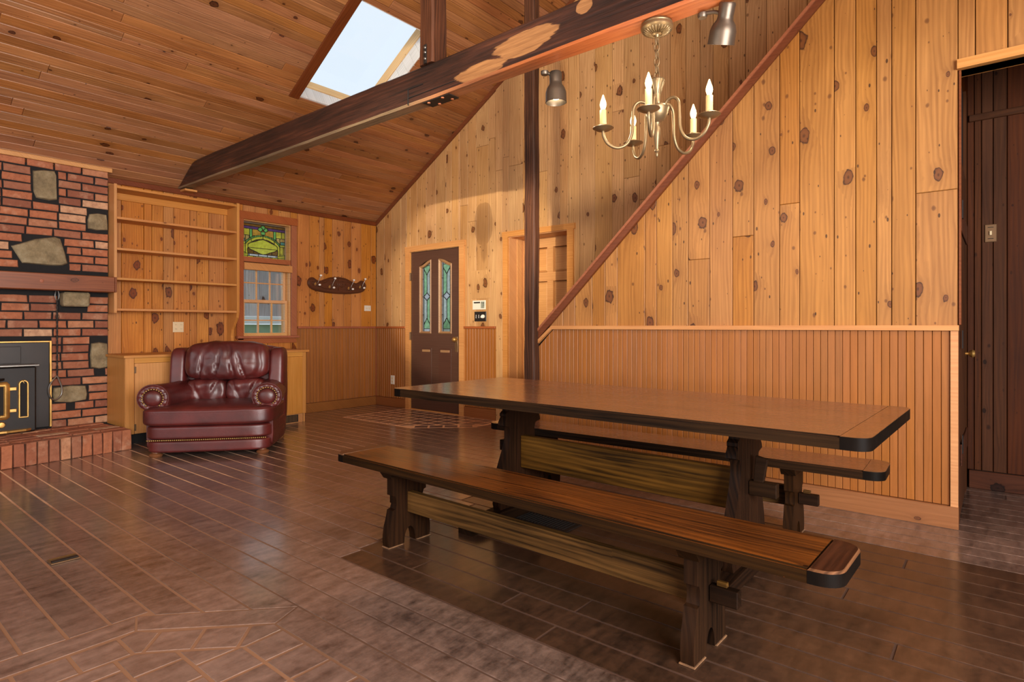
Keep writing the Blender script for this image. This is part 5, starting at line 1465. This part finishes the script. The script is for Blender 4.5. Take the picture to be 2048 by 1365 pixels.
def legboard(name, prof, th, mat, parent, x, notch=None):
    """trestle upright: half profile (half width, z) mirrored, thickness along x, centred at x"""
    R = [(w_, z_) for w_, z_ in prof]
    P = [(w_, z_) for w_, z_ in R]+[(-w_, z_) for w_, z_ in R[::-1]]
    if notch:   # arch cut in the foot: half width, height
        a, h = notch
        arc = [(-a*math.cos(t), R[0][1]+h*math.sin(t)) for t in [PI*k/10 for k in range(11)]]
        P = P[:len(R)]+P[len(R):]+arc
    bm = bmesh.new()
    n = len(P)
    f0 = [bm.verts.new((-th/2, p[0], p[1])) for p in P]; f1 = [bm.verts.new((th/2, p[0], p[1])) for p in P]
    for i in range(n): bm.faces.new((f0[i], f0[(i+1) % n], f1[(i+1) % n], f1[i]))
    a = bm.faces.new(f0[::-1]); b = bm.faces.new(f1)
    bmesh.ops.recalc_face_normals(bm, faces=bm.faces)
    bmesh.ops.triangulate(bm, faces=[f for f in bm.faces if len(f.verts) > 4])
    o = from_bm(name, bm, mat, parent); o.location = (x, 0, 0); return auto(o, 30)
def strap(name, x0, y0, z0, x1, y1, z1, mat, parent, bev=.003): return box(name, x0, y0, z0, x1, y1, z1, mat, parent, bev)

tt = empty('trestle_table', (5.139, -2.482, 0), math.radians(-1.0)); tag(tt, 'long dark trestle dining table with glossy brown top', 'dining table')
plank_top(2.375, .955, .044, .72, M['tabletop'], M['tabletop'], tt, r=.05)
TP = [(.17, .045), (.195, .07), (.205, .10), (.20, .16), (.19, .22), (.172, .29), (.15, .34), (.122, .40), (.108, .45), (.108, .49), (.118, .515), (.162, .527), (.158, .545), (.14, .57), (.146, .576), (.146, .59), (.126, .603), (.124, .625), (.128, .64), (.16, .643)]
for lx in (-.626, .638):
    legboard('leg', TP, .045, M['darkwoodZ'], tt, lx)
    # cap under the top and shoe on the floor
    bm = bmesh.new(); prism_into(bm, [(-.30, 0), (-.26, -.03), (.26, -.03), (.30, 0)], -.04, .04, 0)
    o = from_bm('leg_cap', bm, M['darkwood'], tt); o.matrix_basis = frame((lx, 0, .6755), (0, 1, 0), (0, 0, 1))
    bm = bmesh.new(); prism_into(bm, [(-.44, 0), (-.36, 0), (-.33, .012), (.33, .012), (.36, 0), (.44, 0), (.44, .035), (.40, .055), (.3, .062), (.16, .07), (-.16, .07), (-.3, .062), (-.40, .055), (-.44, .035)], -.048, .048, 0)
    o = from_bm('foot', bm, M['darkwood'], tt); o.matrix_basis = frame((lx, 0, .0005), (0, 1, 0), (0, 0, 1))
strap('stretcher', -.602, -.02, .275, .614, .02, .455, M['stretch'], tt)
strap('tenon', .662, -.02, .352, .775, .02, .412, M['darkwood'], tt)
strap('tenon', -.762, -.02, .352, -.650, .02, .412, M['darkwood'], tt)
for s_, x_ in ((1, .70), (-1, -.69)):
    prism('wedge_key', [(-.022, -.02), (.018, -.02), (.036, .085), (-.012, .095)], -.011, .011, M['darkwood'], tt, b=.002, mtx=frame((x_, 0, .425), (1, 0, 0), (0, 0, 1)))
box('paper_tag', .46, -.30, .655, .50, -.299, .674, M['white'], tt, 0)

def bench(lab, cx, cy, rz, L_, W_, mtop, mend):
    b = empty('trestle_bench', (cx, cy, 0), math.radians(rz)); tag(b, lab, 'bench', 'trestle benches at the dining table')
    plank_top(L_, W_, .042, .41, mtop, mend, b, r=.06)
    BPf = [(.128, .0055), (.132, .03), (.132, .06), (.126, .10), (.115, .135), (.108, .165), (.106, .178), (.088, .182), (.082, .20), (.083, .225), (.09, .245), (.105, .25), (.105, .325), (.107, .335)]
    for lx in (-.775, .755):
        legboard('leg', BPf, .045, M['darkwoodZ'], b, lx, notch=(.035, .075))
        for s_ in (-1, 1): box('felt_pad', lx-.027, min(s_*.045, s_*.134), .0003, lx+.027, max(s_*.045, s_*.134), .005, M['felt'], b, .001)
        bm = bmesh.new(); prism_into(bm, [(-.142, 0), (-.118, -.034), (.118, -.034), (.142, 0)], -.034, .034, 0)
        o = from_bm('leg_cap', bm, M['darkwood'], b); o.matrix_basis = frame((lx, 0, .3675), (0, 1, 0), (0, 0, 1))
    strap('stretcher', -.751, -.018, .155, .731, .018, .255, M['stretch'], b)
    strap('tenon', .779, -.018, .172, .872, .018, .226, M['darkwood'], b)
    strap('tenon', -.892, -.018, .172, -.799, .018, .226, M['darkwood'], b)
    for x_ in (.80, -.82): strap('wedge_key', x_-.0, -.008, .227, x_+.035, .008, .243, M['stretch'], b, .002)
    return b
bench('dark trestle bench in front of the table, nearest the camera', 5.118, -3.175, -1.2, 2.385, .30, M['benchtop'], M['end_top'])
bench('dark trestle bench between the table and the stair wall', 5.06, -1.875, 1.8, 2.33, .30, M['tabletop'], M['tabletop'])

# ------------------------------------------------------------------ floor register and outlet cover
fr_ = empty('floor_register', (4.71, -2.49, .0008)); tag(fr_, 'dark flat floor register under the dining table', 'floor vent')
box('frame', -.185, -.085, 0, .185, .085, .006, M['black_iron'], fr_, .002)
for i in range(16): box('louvre', -.16+i*.0205, -.06, .0062, -.16+i*.0205+.008, .06, .0085, M['darkslot'], fr_, 0)
fo = empty('floor_outlet', (3.318, -4.32, .0008)); tag(fo, 'small dark brass floor vent cover among the left planks', 'floor vent')
box('cover', -.035, -.055, 0, .035, .055, .006, M['dull'], fo, .002)
box('flap', .006, -.05, .0065, .030, .05, .012, M['black_iron'], fo, .002)
box('hinge', -.03, -.05, .0065, -.022, .05, .010, M['nail'], fo, .001)
